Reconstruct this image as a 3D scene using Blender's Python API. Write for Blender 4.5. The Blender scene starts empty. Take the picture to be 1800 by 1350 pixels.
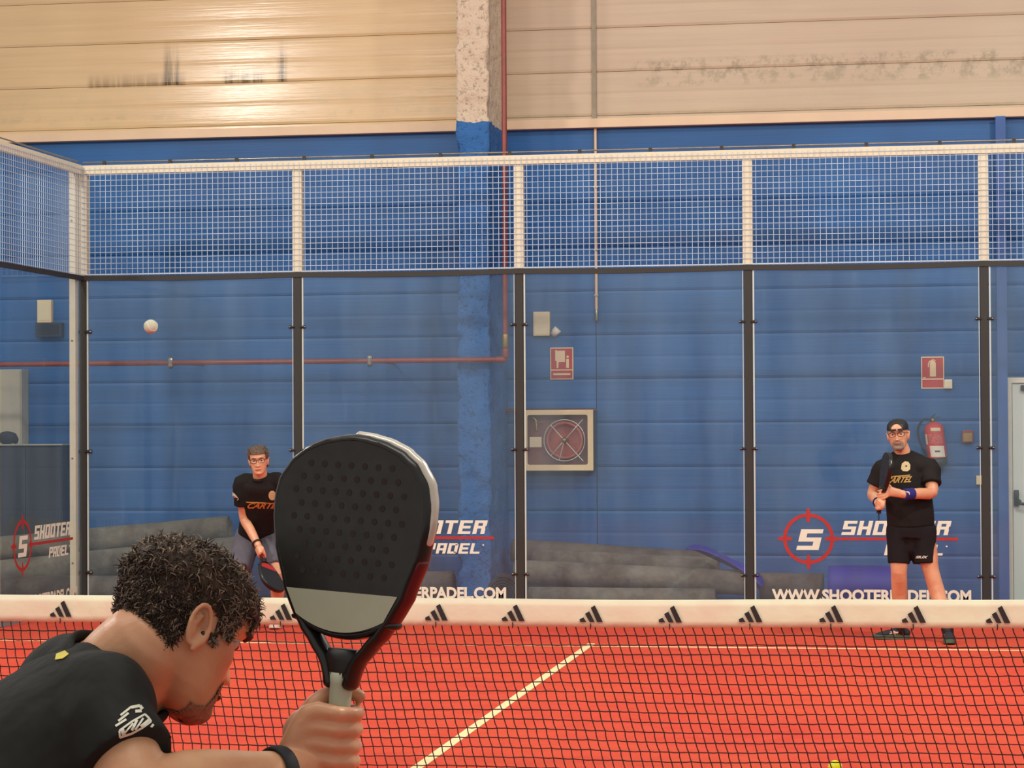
import bpy, bmesh, math, random
from mathutils import Vector, Matrix, noise
from mathutils.bvhtree import BVHTree
random.seed(7)
C = bpy.context.scene
COL = C.collection
PI = math.pi

# ------------------------------------------------------------------ camera
FPX = 4175.1
CAM = Vector((2.350, -10.537, 1.6716))
YAW, PITCH, ROLL = -0.164929, 0.0156674, -0.0055335
fw = Vector((math.sin(YAW) * math.cos(PITCH), math.cos(YAW) * math.cos(PITCH), math.sin(PITCH)))
r0 = Vector((math.cos(YAW), -math.sin(YAW), 0))
u0 = r0.cross(fw)
rt = r0 * math.cos(ROLL) + u0 * math.sin(ROLL)
up = rt.cross(fw)
cd = bpy.data.cameras.new('camera'); co = bpy.data.objects.new('camera', cd); COL.objects.link(co)
cd.sensor_width = 36; cd.lens = FPX / 1800 * 36; cd.clip_start = .05; cd.clip_end = 100
m3 = Matrix((rt, up, -fw)).transposed()
co.matrix_world = Matrix.Translation(CAM) @ m3.to_4x4()
C.camera = co

# ------------------------------------------------------------------ light
C.view_settings.view_transform = 'Standard'; C.view_settings.look = 'None'
C.view_settings.gamma = 1; C.view_settings.use_curve_mapping = False
C.view_settings.exposure = 0.0
w = bpy.data.worlds.new('world'); C.world = w; w.use_nodes = True
w.node_tree.nodes['Background'].inputs[0].default_value = (1.0, .93, .86, 1)
w.node_tree.nodes['Background'].inputs[1].default_value = .55

def area(loc, target, sx, sy, power, col):
    l = bpy.data.lights.new('flood_or_fill', 'AREA'); l.shape = 'RECTANGLE'; l.size = sx; l.size_y = sy
    l.energy = power; l.color = col
    o = bpy.data.objects.new('flood_or_fill', l); COL.objects.link(o); o.location = loc
    o.rotation_euler = (Vector(target) - Vector(loc)).to_track_quat('-Z', 'Y').to_euler()
    return o
WARM = (1.0, .93, .84)
area((-6.1, 4.1, 6.1), (-1.0, 7.0, 0), .55, .40, 230, WARM)
area((5.3, 4.1, 6.1), (1.0, 7.0, 0), .55, .40, 240, (1.0, .92, .85))
area((-5.25, -4.1, 6.1), (0, -3.0, 0), .55, .40, 220, WARM)
area((5.3, -4.1, 6.1), (0, -3.0, 0), .55, .40, 260, WARM)
area((0, 4.5, 8.2), (0, 7.5, 0), 8.0, 1.2, 240, (1.0, .95, .88))  # added overhead fill to brighten the far turf, not a court fixture
area((0.5, -7.5, 6.8), (0, 10.0, 1.0), 6.0, 1.5, 380, (1.0, .95, .88))  # added frontal fill that lights wall and court evenly, no real fixture

# ------------------------------------------------------------------ pixel rays -> world points on real planes
def ray(px, py):
    return (fw + rt * ((px - 900) / FPX) - up * ((py - 675) / FPX))
def at(px, py, Y):
    d = ray(px, py); return CAM + d * ((Y - CAM.y) / d.y)
def onfloor(px, py, Z=0.0):
    d = ray(px, py); return CAM + d * ((Z - CAM.z) / d.z)
def atx(px, py, X):
    d = ray(px, py); return CAM + d * ((X - CAM.x) / d.x)
def dep(px, py, d):
    return CAM + ray(px, py) * d

# ------------------------------------------------------------------ materials
def srgb(r, g, b):
    f = lambda c: (c / 255 / 12.92) if c / 255 <= .04045 else ((c / 255 + .055) / 1.055) ** 2.4
    return (f(r), f(g), f(b), 1)
class NT:
    def __init__(s, name):
        s.m = bpy.data.materials.new(name); s.m.use_nodes = True; s.t = s.m.node_tree
        s.b = s.t.nodes['Principled BSDF']; s.out = s.t.nodes['Material Output']
    def n(s, ty, **kw):
        x = s.t.nodes.new(ty)
        for k, v in kw.items():
            if hasattr(x, k) and not k.startswith('i_'): setattr(x, k, v)
        return x
    def l(s, a, b): s.t.links.new(a, b)
    def coord(s, scale=(1, 1, 1), kind='Object'):
        tc = s.n('ShaderNodeTexCoord'); mp = s.n('ShaderNodeMapping'); mp.inputs['Scale'].default_value = scale
        s.l(tc.outputs[kind], mp.inputs[0]); return mp.outputs[0]
    def noise(s, vec, scale, detail=4, rough=.55):
        x = s.n('ShaderNodeTexNoise'); x.inputs['Scale'].default_value = scale; x.inputs['Detail'].default_value = detail
        x.inputs['Roughness'].default_value = rough; s.l(vec, x.inputs['Vector']); return x.outputs['Fac']
    def ramp(s, fac, stops):
        x = s.n('ShaderNodeValToRGB'); e = x.color_ramp.elements
        e[0].position, e[0].color = stops[0]; e[1].position, e[1].color = stops[-1]
        for p, c in stops[1:-1]:
            k = e.new(p); k.color = c
        s.l(fac, x.inputs[0]); return x.outputs[0]
    def mix(s, fac, a, b):
        x = s.n('ShaderNodeMix'); x.data_type = 'RGBA'
        if isinstance(fac, (int, float)): x.inputs[0].default_value = fac
        else: s.l(fac, x.inputs[0])
        for v, i in ((a, 6), (b, 7)):
            if isinstance(v, tuple): x.inputs[i].default_value = v
            else: s.l(v, x.inputs[i])
        return x.outputs[2]
    def math(s, op, a, b=0.0):
        x = s.n('ShaderNodeMath'); x.operation = op
        for v, i in ((a, 0), (b, 1)):
            if isinstance(v, (int, float)): x.inputs[i].default_value = v
            else: s.l(v, x.inputs[i])
        return x.outputs[0]
    def bump(s, h, strength=.3, dist=.01):
        x = s.n('ShaderNodeBump'); x.inputs['Strength'].default_value = strength; x.inputs['Distance'].default_value = dist
        s.l(h, x.inputs['Height']); s.l(x.outputs[0], s.b.inputs['Normal'])
W1 = (1, 1, 1, 1); K0 = (0, 0, 0, 1)
def mat(name, col, rough=.6, metal=0, nscale=12, var=.12, bump=0, spec=.5, bscale=None, bdist=.01):
    k = NT(name); b = k.b
    v = k.coord(); f = k.noise(v, nscale)
    lo = tuple(c * (1 - var) for c in col[:3]) + (1,); hi = tuple(min(1, c * (1 + var)) for c in col[:3]) + (1,)
    k.l(k.ramp(f, [(.3, lo), (.7, hi)]), b.inputs['Base Color'])
    b.inputs['Roughness'].default_value = rough; b.inputs['Metallic'].default_value = metal
    b.inputs['Specular IOR Level'].default_value = spec
    if bump: k.bump(k.noise(v, bscale or nscale * 6, 6), bump, bdist)
    return k.m
M = {}
M['post_cream'] = mat('post_cream', srgb(214, 204, 176), .45, var=.05)
M['post_dark'] = mat('post_dark', srgb(42, 40, 34), .6, var=.12, nscale=4)
M['glass_edge'] = mat('glass_edge', srgb(190, 200, 190), .3, var=.06)
M['wire'] = mat('wire', srgb(184, 200, 216), .4, var=.04, spec=.6)
M['metal'] = mat('metal', srgb(150, 145, 135), .3, 1.0)
M['black'] = mat('black', srgb(26, 25, 24), .5)
M['blackgloss'] = mat('blackgloss', srgb(24, 24, 22), .28)
M['twine'] = mat('twine', srgb(44, 20, 16), .8)
M['red'] = mat('red', srgb(176, 42, 34), .45, var=.08)
M['redpipe'] = mat('redpipe', srgb(128, 52, 42), .4, var=.12)
M['redbright'] = mat('redbright', srgb(196, 48, 40), .5, var=.05)
M['white'] = mat('white', srgb(226, 220, 200), .5, var=.04)
M['offwhite'] = mat('offwhite', srgb(222, 212, 172), .45, var=.04)
M['cream'] = mat('cream', srgb(226, 206, 160), .5, var=.04)
M['sticker'] = mat('sticker', srgb(228, 226, 205), .6, var=.02)
M['gold'] = mat('gold', srgb(190, 148, 70), .5, var=.15, nscale=60)
M['pinkgold'] = mat('pinkgold', srgb(176, 108, 80), .5, var=.15, nscale=60)
M['palegold'] = mat('palegold', srgb(196, 176, 128), .5, var=.2, nscale=150)
M['orangegold'] = mat('orangegold', srgb(190, 104, 44), .5, var=.2, nscale=60)
M['grey_cloth'] = mat('grey_cloth', srgb(92, 90, 100), .9, var=.1, bump=.3)
M['blue_band'] = mat('blue_band', srgb(38, 34, 116), .9, var=.15, bump=.4, nscale=80)
M['bluemat'] = mat('bluemat', srgb(38, 42, 150), .55, var=.12, nscale=3)
M['rolldark'] = mat('rolldark', srgb(44, 38, 38), .9)
M['darkboard'] = mat('darkboard', srgb(46, 52, 58), .7, nscale=3)
M['beigeboard'] = mat('beigeboard', srgb(176, 172, 150), .6, nscale=3)
M['bluepost'] = mat('bluepost', srgb(40, 84, 150), .5, var=.1, nscale=6)
M['lens'] = mat('lens', srgb(96, 76, 66), .1)
M['eyewhite'] = mat('eyewhite', srgb(196, 180, 166), .3)
M['eye'] = mat('eye', srgb(24, 16, 14), .2)
M['lips'] = mat('lips', srgb(128, 60, 46), .5)
M['brow'] = mat('brow', srgb(70, 52, 42), .9)
M['beard'] = mat('beard', srgb(150, 128, 112), .9, var=.35, nscale=150, bump=.5)
M['hairdark'] = mat('hairdark', srgb(68, 54, 44), .7, var=.5, nscale=60, spec=.35)
M['hairgrey'] = mat('hairgrey', srgb(138, 122, 104), .6, var=.3, nscale=60, spec=.4)
M['hairmid'] = mat('hairmid', srgb(92, 76, 62), .7, var=.3, nscale=60, spec=.4)
M['green'] = mat('green', srgb(70, 170, 80), .5)
M['rubber'] = mat('rubber', srgb(34, 36, 40), .8)
M['ballyellow'] = mat('ballyellow', srgb(232, 240, 20), .9, var=.06, bump=.5, nscale=200)
M['ballpale'] = mat('ballpale', srgb(196, 198, 176), .9, var=.06, bump=.5, nscale=200)
M['seam'] = mat('seam', srgb(230, 230, 215), .7)
M['brass'] = mat('brass', srgb(150, 128, 80), .35, .8)
M['carbon'] = mat('carbon', srgb(30, 30, 27), .38, var=.35, nscale=40)
M['racketband'] = mat('racketband', srgb(176, 182, 158), .45, var=.06)
M['silver'] = mat('silver', srgb(206, 200, 186), .25, .35)
M['darkred'] = mat('darkred', srgb(88, 20, 24), .35)
M['doorleaf'] = mat('doorleaf', srgb(216, 226, 216), .5, var=.03, nscale=2)
M['concrete'] = mat('concrete', srgb(92, 84, 80), .8, nscale=3, var=.2, bump=.2)
M['reelred'] = mat('reelred', srgb(176, 78, 58), .4, var=.15)
M['reelback'] = mat('reelback', srgb(150, 84, 68), .5, var=.1)

def skin_mat(name, base, ruddy):
    k = NT(name); v = k.coord()
    f = k.noise(v, 9, 5); f2 = k.noise(v, 60, 3)
    c = k.ramp(f, [(.35, srgb(*base)), (.68, srgb(*ruddy))])
    k.l(c, k.b.inputs['Base Color']); k.b.inputs['Roughness'].default_value = .42
    k.b.inputs['Subsurface Weight'].default_value = .08; k.b.inputs['Subsurface Scale'].default_value = .01
    k.b.inputs['Subsurface Radius'].default_value = (1, .35, .2)
    k.bump(k.noise(v, 240, 3), .12, .002)
    return k.m
M['skin_near'] = skin_mat('skin_near', (216, 166, 126), (198, 136, 100))
M['skin_far'] = skin_mat('skin_far', (218, 164, 126), (204, 140, 106))
def cloth_mat(name, col):
    k = NT(name); v = k.coord()
    f = k.noise(v, 5, 3)
    k.l(k.ramp(f, [(.3, tuple(c * .75 for c in col[:3]) + (1,)), (.7, tuple(c * 1.25 for c in col[:3]) + (1,))]), k.b.inputs['Base Color'])
    k.b.inputs['Roughness'].default_value = .85; k.b.inputs['Specular IOR Level'].default_value = .25
    v2 = k.coord((1, 1, .45)); k.bump(k.noise(v2, 11, 3, .45), .55, .03)
    return k.m
M['shirt'] = cloth_mat('shirt', srgb(34, 35, 33))
M['shirt_far'] = cloth_mat('shirt_far', srgb(27, 23, 22))
M['shorts_far'] = cloth_mat('shorts_far', srgb(25, 22, 24))

def turf_mat():
    k = NT('turf'); v = k.coord()
    big = k.noise(v, .7, 3); med = k.noise(v, 6, 6, .7); fine = k.noise(v, 160, 2)
    c = k.ramp(big, [(.3, srgb(200, 62, 46)), (.7, srgb(208, 80, 50))])
    c = k.mix(k.ramp(med, [(.35, (.0, 0, 0, 1)), (.75, (.35, .35, .35, 1))]), c, srgb(232, 104, 78))
    c = k.mix(k.ramp(fine, [(.35, (.22, .22, .22, 1)), (.6, K0)]), c, srgb(150, 34, 24))
    k.l(c, k.b.inputs['Base Color']); k.b.inputs['Roughness'].default_value = .9
    k.b.inputs['Specular IOR Level'].default_value = .2
    k.bump(fine, .4, .01)
    return k.m
M['turf'] = turf_mat()
M['line'] = mat('line', srgb(238, 214, 160), .8, var=.05, nscale=20, bump=.2)

def wall_mat(name, a, b, rough, dirt):
    k = NT(name); tc = k.n('ShaderNodeTexCoord'); g = k.n('ShaderNodeNewGeometry')
    sep = k.n('ShaderNodeSeparateXYZ'); k.l(g.outputs['Position'], sep.inputs[0])
    mp = k.n('ShaderNodeMapping'); k.l(g.outputs['Position'], mp.inputs[0])
    v = mp.outputs[0]
    c = k.ramp(k.noise(v, .8, 3), [(.35, a), (.65, b)])
    mh = k.n('ShaderNodeMapping'); mh.inputs['Scale'].default_value = (.25, 1, 9); k.l(g.outputs['Position'], mh.inputs[0])
    c = k.mix(k.ramp(k.noise(mh.outputs[0], 2.5, 5), [(.35, (.22, .22, .22, 1)), (.6, K0)]), c, tuple(x * .75 for x in a[:3]) + (1,))
    if dirt:
        mv = k.n('ShaderNodeMapping'); mv.inputs['Scale'].default_value = (9, 1, .45); k.l(g.outputs['Position'], mv.inputs[0])
        streak = k.noise(mv.outputs[0], 2.2, 6, .7)
        def box(x0, x1, z0, z1, s=.06):
            def edge(o, lo, hi):
                p = k.n('ShaderNodeMapRange'); p.interpolation_type = 'SMOOTHSTEP'
                p.inputs['From Min'].default_value = lo; p.inputs['From Max'].default_value = hi; k.l(o, p.inputs[0]); return p.outputs[0]
            X, Z = sep.outputs[0], sep.outputs[2]
            q = k.math('MULTIPLY', edge(X, x0, x0 + s), edge(X, x1, x1 - s))
            q2 = k.math('MULTIPLY', edge(Z, z0, z0 + .02), edge(Z, z1, z0 + .02))
            return k.math('MULTIPLY', q, q2)
        zz = lambda py, px=300: at(px, py, 11.7).z
        xx = lambda px: at(px, 100, 11.7).x
        boxes = [box(xx(284), xx(319), zz(151), zz(60)), box(xx(484), xx(508), zz(146, 490), zz(55, 490)),
                 box(xx(388), xx(470), zz(148, 430), zz(110, 430)), box(xx(150), xx(330), zz(153), zz(120))]
        strength = [1.0, 1.0, .75, .45]
        for q, s in zip(boxes, strength):
            mk = k.math('MULTIPLY', q, k.ramp(streak, [(.32, K0), (.54, W1)]))
            mk = k.math('MULTIPLY', mk, s)
            c = k.mix(mk, c, srgb(72, 58, 38))
        # mould patches in a band on the right bay and along the ledge
        def band(z0, z1, x0, x1):
            def edge(o, lo, hi):
                p = k.n('ShaderNodeMapRange'); p.interpolation_type = 'SMOOTHSTEP'
                p.inputs['From Min'].default_value = lo; p.inputs['From Max'].default_value = hi; k.l(o, p.inputs[0]); return p.outputs[0]
            X, Z = sep.outputs[0], sep.outputs[2]
            return k.math('MULTIPLY', k.math('MULTIPLY', edge(X, x0, x0 + .3), edge(X, x1, x1 - .1)),
                          k.math('MULTIPLY', edge(Z, z0, z0 + .08), edge(Z, z1, z1 - .08)))
        patch = k.ramp(k.noise(v, 9, 6, .7), [(.48, K0), (.62, W1)])
        for q, s, colr in ((band(zz(158, 1200), zz(96, 1200), xx(1090), 9), .55, srgb(122, 112, 88)),
                           (band(zz(212, 300), zz(198, 300), -9, xx(795)), .6, srgb(100, 86, 60)),
                           (band(zz(206, 1200), zz(190, 1200), xx(895), 9), .5, srgb(110, 112, 84)),
                           (band(zz(232, 300), zz(150, 300), -9, 9), .22, srgb(186, 176, 140))):
            c = k.mix(k.math('MULTIPLY', k.math('MULTIPLY', q, patch), s), c, colr)
    k.l(c, k.b.inputs['Base Color']); k.b.inputs['Roughness'].default_value = rough
    k.bump(k.noise(mh.outputs[0], 6, 3), .15, .01)
    return k.m
M['wall_blue'] = wall_mat('wall_blue', srgb(8, 80, 140), srgb(16, 94, 160), .5, False)
M['wall_cream'] = wall_mat('wall_cream', srgb(208, 178, 136), srgb(216, 188, 146), .22, True)
M['wall_pink'] = wall_mat('wall_pink', srgb(188, 166, 142), srgb(194, 174, 148), .45, True)
M['ledge'] = mat('ledge', srgb(218, 190, 158), .5, var=.05, nscale=3)
def rough_col(name, a, b, zsplit):
    k = NT(name); g = k.n('ShaderNodeNewGeometry'); sep = k.n('ShaderNodeSeparateXYZ'); k.l(g.outputs['Position'], sep.inputs[0])
    n1 = k.noise(g.outputs['Position'], 5, 5, .6); n2 = k.noise(g.outputs['Position'], 26, 5, .7)
    z = k.math('ADD', sep.outputs[2], k.math('MULTIPLY', k.math('SUBTRACT', n1, .5), .12))
    k_ = k.math('GREATER_THAN', z, zsplit)
    crk = k.ramp(n2, [(.36, W1), (.46, K0)])
    ca = k.mix(k.math('MULTIPLY', crk, .75), a, tuple(x * .35 for x in a[:3]) + (1,))
    cb = k.mix(k.math('MULTIPLY', crk, .6), b, srgb(110, 96, 78))
    k.l(k.mix(k_, ca, cb), k.b.inputs['Base Color']); k.b.inputs['Roughness'].default_value = .7
    k.bump(n2, .9, .03)
    return k.m
ZPAINT = at(830, 214, 10.75).z
M['column'] = rough_col('column', srgb(46, 106, 172), srgb(216, 196, 172), ZPAINT)

def roll_mat(name, a, b):
    k = NT(name); v = k.coord()
    c = k.ramp(k.noise(v, 2.2, 6, .7), [(.38, a), (.62, b)])
    k.l(c, k.b.inputs['Base Color']); k.b.inputs['Roughness'].default_value = .9
    k.bump(k.noise(v, 14, 4), .5, .02); return k.m
M['roll'] = roll_mat('roll', srgb(76, 70, 62), srgb(124, 118, 104))
M['roll_brown'] = roll_mat('roll_brown', srgb(62, 52, 46), srgb(104, 94, 84))

def glass_mat():
    k = NT('glass'); k.t.nodes.remove(k.b)
    tr = k.n('ShaderNodeBsdfTransparent'); tr.inputs[0].default_value = (.97, .985, .99, 1)
    gl = k.n('ShaderNodeBsdfGlossy'); gl.inputs['Roughness'].default_value = .02
    df = k.n('ShaderNodeBsdfDiffuse')
    df.inputs[0].default_value = (.42, .62, .72, 1)
    fr = k.n('ShaderNodeFresnel'); fr.inputs[0].default_value = 1.45
    m1 = k.n('ShaderNodeMixShader'); g = k.n('ShaderNodeNewGeometry'); k.l(k.math('MULTIPLY', fr.outputs[0], k.math('SUBTRACT', 1.0, g.outputs['Backfacing'])), m1.inputs[0]); k.l(tr.outputs[0], m1.inputs[1]); k.l(gl.outputs[0], m1.inputs[2])
    mp = k.n('ShaderNodeMapping'); mp.inputs['Scale'].default_value = (1, 1, .18); k.l(g.outputs['Position'], mp.inputs[0])
    n1 = k.noise(mp.outputs[0], 3.0, 4, .6)
    mp2 = k.n('ShaderNodeMapping'); mp2.inputs['Rotation'].default_value = (0, .5, 0); mp2.inputs['Scale'].default_value = (5, 5, .5); k.l(g.outputs['Position'], mp2.inputs[0])
    n2 = k.noise(mp2.outputs[0], 1.6, 5, .7)
    f = k.math('ADD', k.math('MULTIPLY', k.ramp(n1, [(.35, K0), (.75, W1)]), .05), .03)
    f = k.math('ADD', f, k.math('MULTIPLY', k.ramp(n2, [(.58, K0), (.72, W1)]), .025))
    m2 = k.n('ShaderNodeMixShader'); k.l(f, m2.inputs[0]); k.l(m1.outputs[0], m2.inputs[1]); k.l(df.outputs[0], m2.inputs[2])
    k.l(m2.outputs[0], k.out.inputs[0]); return k.m
M['glass'] = glass_mat()
def pane_mat():
    k = NT('pane'); k.t.nodes.remove(k.b)
    tr = k.n('ShaderNodeBsdfTransparent'); gl = k.n('ShaderNodeBsdfGlossy'); gl.inputs['Roughness'].default_value = .05
    m1 = k.n('ShaderNodeMixShader'); m1.inputs[0].default_value = .03
    k.l(tr.outputs[0], m1.inputs[1]); k.l(gl.outputs[0], m1.inputs[2]); k.l(m1.outputs[0], k.out.inputs[0]); return k.m
M['pane'] = pane_mat()
def band_mat():
    k = NT('band'); v = k.coord((1, 1, 1))
    c = k.ramp(k.noise(v, 3.2, 3), [(.4, srgb(214, 216, 186)), (.62, srgb(212, 204, 178))])
    k.l(c, k.b.inputs['Base Color']); k.b.inputs['Roughness'].default_value = .55
    k.bump(k.noise(v, 7, 3), .35, .02); return k.m
M['band'] = band_mat()

# ------------------------------------------------------------------ object helpers
def link(name, bm_or_mesh, m=None, parent=None, smooth=False, **props):
    if isinstance(bm_or_mesh, bmesh.types.BMesh):
        me = bpy.data.meshes.new(name); bm_or_mesh.normal_update(); bm_or_mesh.to_mesh(me); bm_or_mesh.free()
    else: me = bm_or_mesh
    if m is not None and not me.materials:
        for q in (m if isinstance(m, (list, tuple)) else [m]): me.materials.append(q)
    if smooth:
        for p in me.polygons: p.use_smooth = True
    o = bpy.data.objects.new(name, me); COL.objects.link(o)
    if parent:
        o.parent = parent
        o.matrix_parent_inverse = Matrix.Translation(-parent.location) if parent.get('_r') is None else parent.matrix_world.inverted()
    for k_, v_ in props.items(): o[k_] = v_
    return o
def thing(name, label, cat, loc=(0, 0, 0), group=None):
    o = bpy.data.objects.new(name, None); COL.objects.link(o); o.location = loc
    o.empty_display_size = .1
    o['label'] = label; o['category'] = cat
    if group: o['group'] = group
    return o
def tag(o, label, cat, group=None):
    o['label'] = label; o['category'] = cat
    if group: o['group'] = group
    return o
def NB(): return bmesh.new()
def box(bm, x0, x1, y0, y1, z0, z1, bev=0, mi=0):
    vs = [bm.verts.new((x, y, z)) for x in (x0, x1) for y in (y0, y1) for z in (z0, z1)]
    idx = [(0, 1, 3, 2), (4, 6, 7, 5), (0, 4, 5, 1), (2, 3, 7, 6), (0, 2, 6, 4), (1, 5, 7, 3)]
    fs = [bm.faces.new([vs[i] for i in f]) for f in idx]
    for f in fs: f.material_index = mi
    if bev:
        es = list({e for f in fs for e in f.edges})
        bmesh.ops.bevel(bm, geom=es, offset=bev, segments=2, affect='EDGES', profile=.6)
    return vs
def catmull(pts, rad, k):
    P, Rr = [], []
    n = len(pts)
    for i in range(n - 1):
        p0, p1, p2, p3 = pts[max(0, i - 1)], pts[i], pts[i + 1], pts[min(n - 1, i + 2)]
        for j in range(k):
            t = j / k
            P.append(.5 * ((2 * p1) + (p2 - p0) * t + (2 * p0 - 5 * p1 + 4 * p2 - p3) * t * t + (3 * p1 - p0 - 3 * p2 + p3) * t ** 3))
            a, b = rad[i], rad[i + 1]; s = t * t * (3 - 2 * t)
            Rr.append((a[0] + (b[0] - a[0]) * s, a[1] + (b[1] - a[1]) * s))
    P.append(pts[-1]); Rr.append(rad[-1]); return P, Rr
def tube(bm, pts, rad, n=12, side=None, k=1, caps='round', mi=0, closed=False):
    pts = [Vector(p) for p in pts]
    if isinstance(rad, (int, float, tuple)): rad = [rad] * len(pts)
    rad = [r if isinstance(r, tuple) else (r, r) for r in rad]
    if k > 1 and not closed: pts, rad = catmull(pts, rad, k)
    N = len(pts)
    if caps == 'round' and not closed:
        d0 = (pts[0] - pts[1]).normalized(); d1 = (pts[-1] - pts[-2]).normalized()
        def capr(p, d, r):
            mn = min(r); out = []
            for a in (.35, .7, .93):
                s = math.sqrt(max(0, 1 - a * a)); out.append((p + d * mn * a, (r[0] * s, r[1] * s)))
            return out
        h = capr(pts[0], d0, rad[0])[::-1]; t_ = capr(pts[-1], d1, rad[-1])
        pts = [a for a, b in h] + pts + [a for a, b in t_]; rad = [b for a, b in h] + rad + [b for a, b in t_]
        N = len(pts)
    rings = []; prev = None
    for i in range(N):
        if closed: d = (pts[(i + 1) % N] - pts[i - 1])
        else: d = pts[min(i + 1, N - 1)] - pts[max(i - 1, 0)]
        d.normalize()
        if side is not None: s = Vector(side)
        elif prev is not None: s = prev
        else: s = Vector((1, 0, 0)) if abs(d.x) < .8 else Vector((0, 1, 0))
        s = s - d * s.dot(d)
        if s.length < 1e-4: s = d.orthogonal()
        s.normalize(); prev = s; t = d.cross(s)
        rings.append([bm.verts.new(pts[i] + s * (rad[i][0] * math.cos(2 * PI * j / n)) + t * (rad[i][1] * math.sin(2 * PI * j / n))) for j in range(n)])
    R_ = range(N) if closed else range(N - 1)
    for i in R_:
        a, b = rings[i], rings[(i + 1) % N]
        for j in range(n):
            f = bm.faces.new((a[j], a[(j + 1) % n], b[(j + 1) % n], b[j])); f.material_index = mi
    if not closed:
        f = bm.faces.new(rings[0][::-1]); f.material_index = mi
        f = bm.faces.new(rings[-1]); f.material_index = mi
    return rings
def ellipsoid(bm, c, r, rot=None, n=16, m=10, mi=0):
    mt = Matrix.Translation(c) @ (rot.to_4x4() if rot else Matrix.Identity(4)) @ Matrix.Diagonal((r[0], r[1], r[2], 1))
    g = bmesh.ops.create_uvsphere(bm, u_segments=n, v_segments=m, radius=1, matrix=mt)
    for v in g['verts']:
        for f in v.link_faces: f.material_index = mi
def prism(bm, poly, y0, y1, mi=0, fn=None):
    """poly of (a,b); fn maps (a,depth,b)->Vector; default XZ extrude along Y"""
    fn = fn or (lambda a, d, b: Vector((a, d, b)))
    A = [bm.verts.new(fn(a, y0, b)) for a, b in poly]; B = [bm.verts.new(fn(a, y1, b)) for a, b in poly]
    n = len(poly)
    fs = [bm.faces.new(A), bm.faces.new(B[::-1])]
    for i in range(n): fs.append(bm.faces.new((A[i], B[i], B[(i + 1) % n], A[(i + 1) % n])))
    for f in fs: f.material_index = mi
    bmesh.ops.recalc_face_normals(bm, faces=fs)
def remeshed(bm, voxel, smooth=3, fac=.5):
    bmesh.ops.recalc_face_normals(bm, faces=bm.faces)
    me = bpy.data.meshes.new('tmp'); bm.to_mesh(me); bm.free()
    o = bpy.data.objects.new('tmp', me); COL.objects.link(o)
    r = o.modifiers.new('r', 'REMESH'); r.mode = 'VOXEL'; r.voxel_size = voxel; r.use_smooth_shade = True
    if smooth:
        s = o.modifiers.new('s', 'SMOOTH'); s.factor = fac; s.iterations = smooth
    dg = bpy.context.evaluated_depsgraph_get()
    out = bpy.data.meshes.new_from_object(o.evaluated_get(dg), depsgraph=dg)
    bpy.data.objects.remove(o); bpy.data.meshes.remove(me)
    for p in out.polygons: p.use_smooth = True
    return out
def text_polys(s, size, bold=.0, shear=0.0):
    cu = bpy.data.curves.new('t', 'FONT'); cu.body = s; cu.size = size; cu.offset = bold; cu.shear = shear; cu.resolution_u = 3
    o = bpy.data.objects.new('t', cu); COL.objects.link(o)
    dg = bpy.context.evaluated_depsgraph_get()
    me = bpy.data.meshes.new_from_object(o.evaluated_get(dg), depsgraph=dg)
    bpy.data.objects.remove(o); bpy.data.curves.remove(cu)
    vs = [v.co.copy() for v in me.vertices]; fs = [tuple(p.vertices) for p in me.polygons]
    bpy.data.meshes.remove(me)
    x0 = min(v.x for v in vs); x1 = max(v.x for v in vs); y0 = min(v.y for v in vs); y1 = max(v.y for v in vs)
    return [((v.x - x0) / (x1 - x0), (v.y - y0) / (y1 - y0)) for v in vs], fs
def add_text(bm, s, x0, x1, z0, z1, fn, bold=.02, shear=0.0, mi=0):
    vs, fs = text_polys(s, 1, bold, shear)
    V = [bm.verts.new(fn(x0 + (x1 - x0) * a, z0 + (z1 - z0) * b)) for a, b in vs]
    for f in fs:
        try: bm.faces.new([V[i] for i in f]).material_index = mi
        except ValueError: pass
GLY = {'S': [(0, 4.8, 5, 6), (0, 3.6, 1.6, 4.8), (0, 2.4, 5, 3.6), (3.4, 1.2, 5, 2.4), (0, 0, 5, 1.2)],
       'H': [(0, 0, 1.6, 6), (3.4, 0, 5, 6), (1.6, 2.4, 3.4, 3.6)],
       'O': [(0, 0, 1.6, 6), (3.4, 0, 5, 6), (1.6, 4.8, 3.4, 6), (1.6, 0, 3.4, 1.2)],
       'T': [(0, 4.8, 5, 6), (1.7, 0, 3.3, 4.8)],
       'E': [(0, 0, 1.6, 6), (1.6, 4.8, 5, 6), (1.6, 2.4, 4.6, 3.6), (1.6, 0, 5, 1.2)],
       'R': [(0, 0, 1.6, 6), (1.6, 4.8, 5, 6), (3.4, 3.6, 5, 4.8), (1.6, 2.4, 4.6, 3.6), (3.2, 0, 4.8, 2.4)],
       'P': [(0, 0, 1.6, 6), (1.6, 4.8, 5, 6), (3.4, 3.6, 5, 4.8), (1.6, 2.4, 5, 3.6)],
       'A': [(0, 0, 1.6, 6), (3.4, 0, 5, 6), (1.6, 4.8, 3.4, 6), (1.6, 1.9, 3.4, 3.1)],
       'D': [(0, 0, 1.6, 6), (3.4, .6, 5, 5.4), (1.6, 4.8, 4.4, 6), (1.6, 0, 4.4, 1.2)],
       'L': [(0, 0, 1.6, 6), (1.6, 0, 5, 1.2)]}
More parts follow.
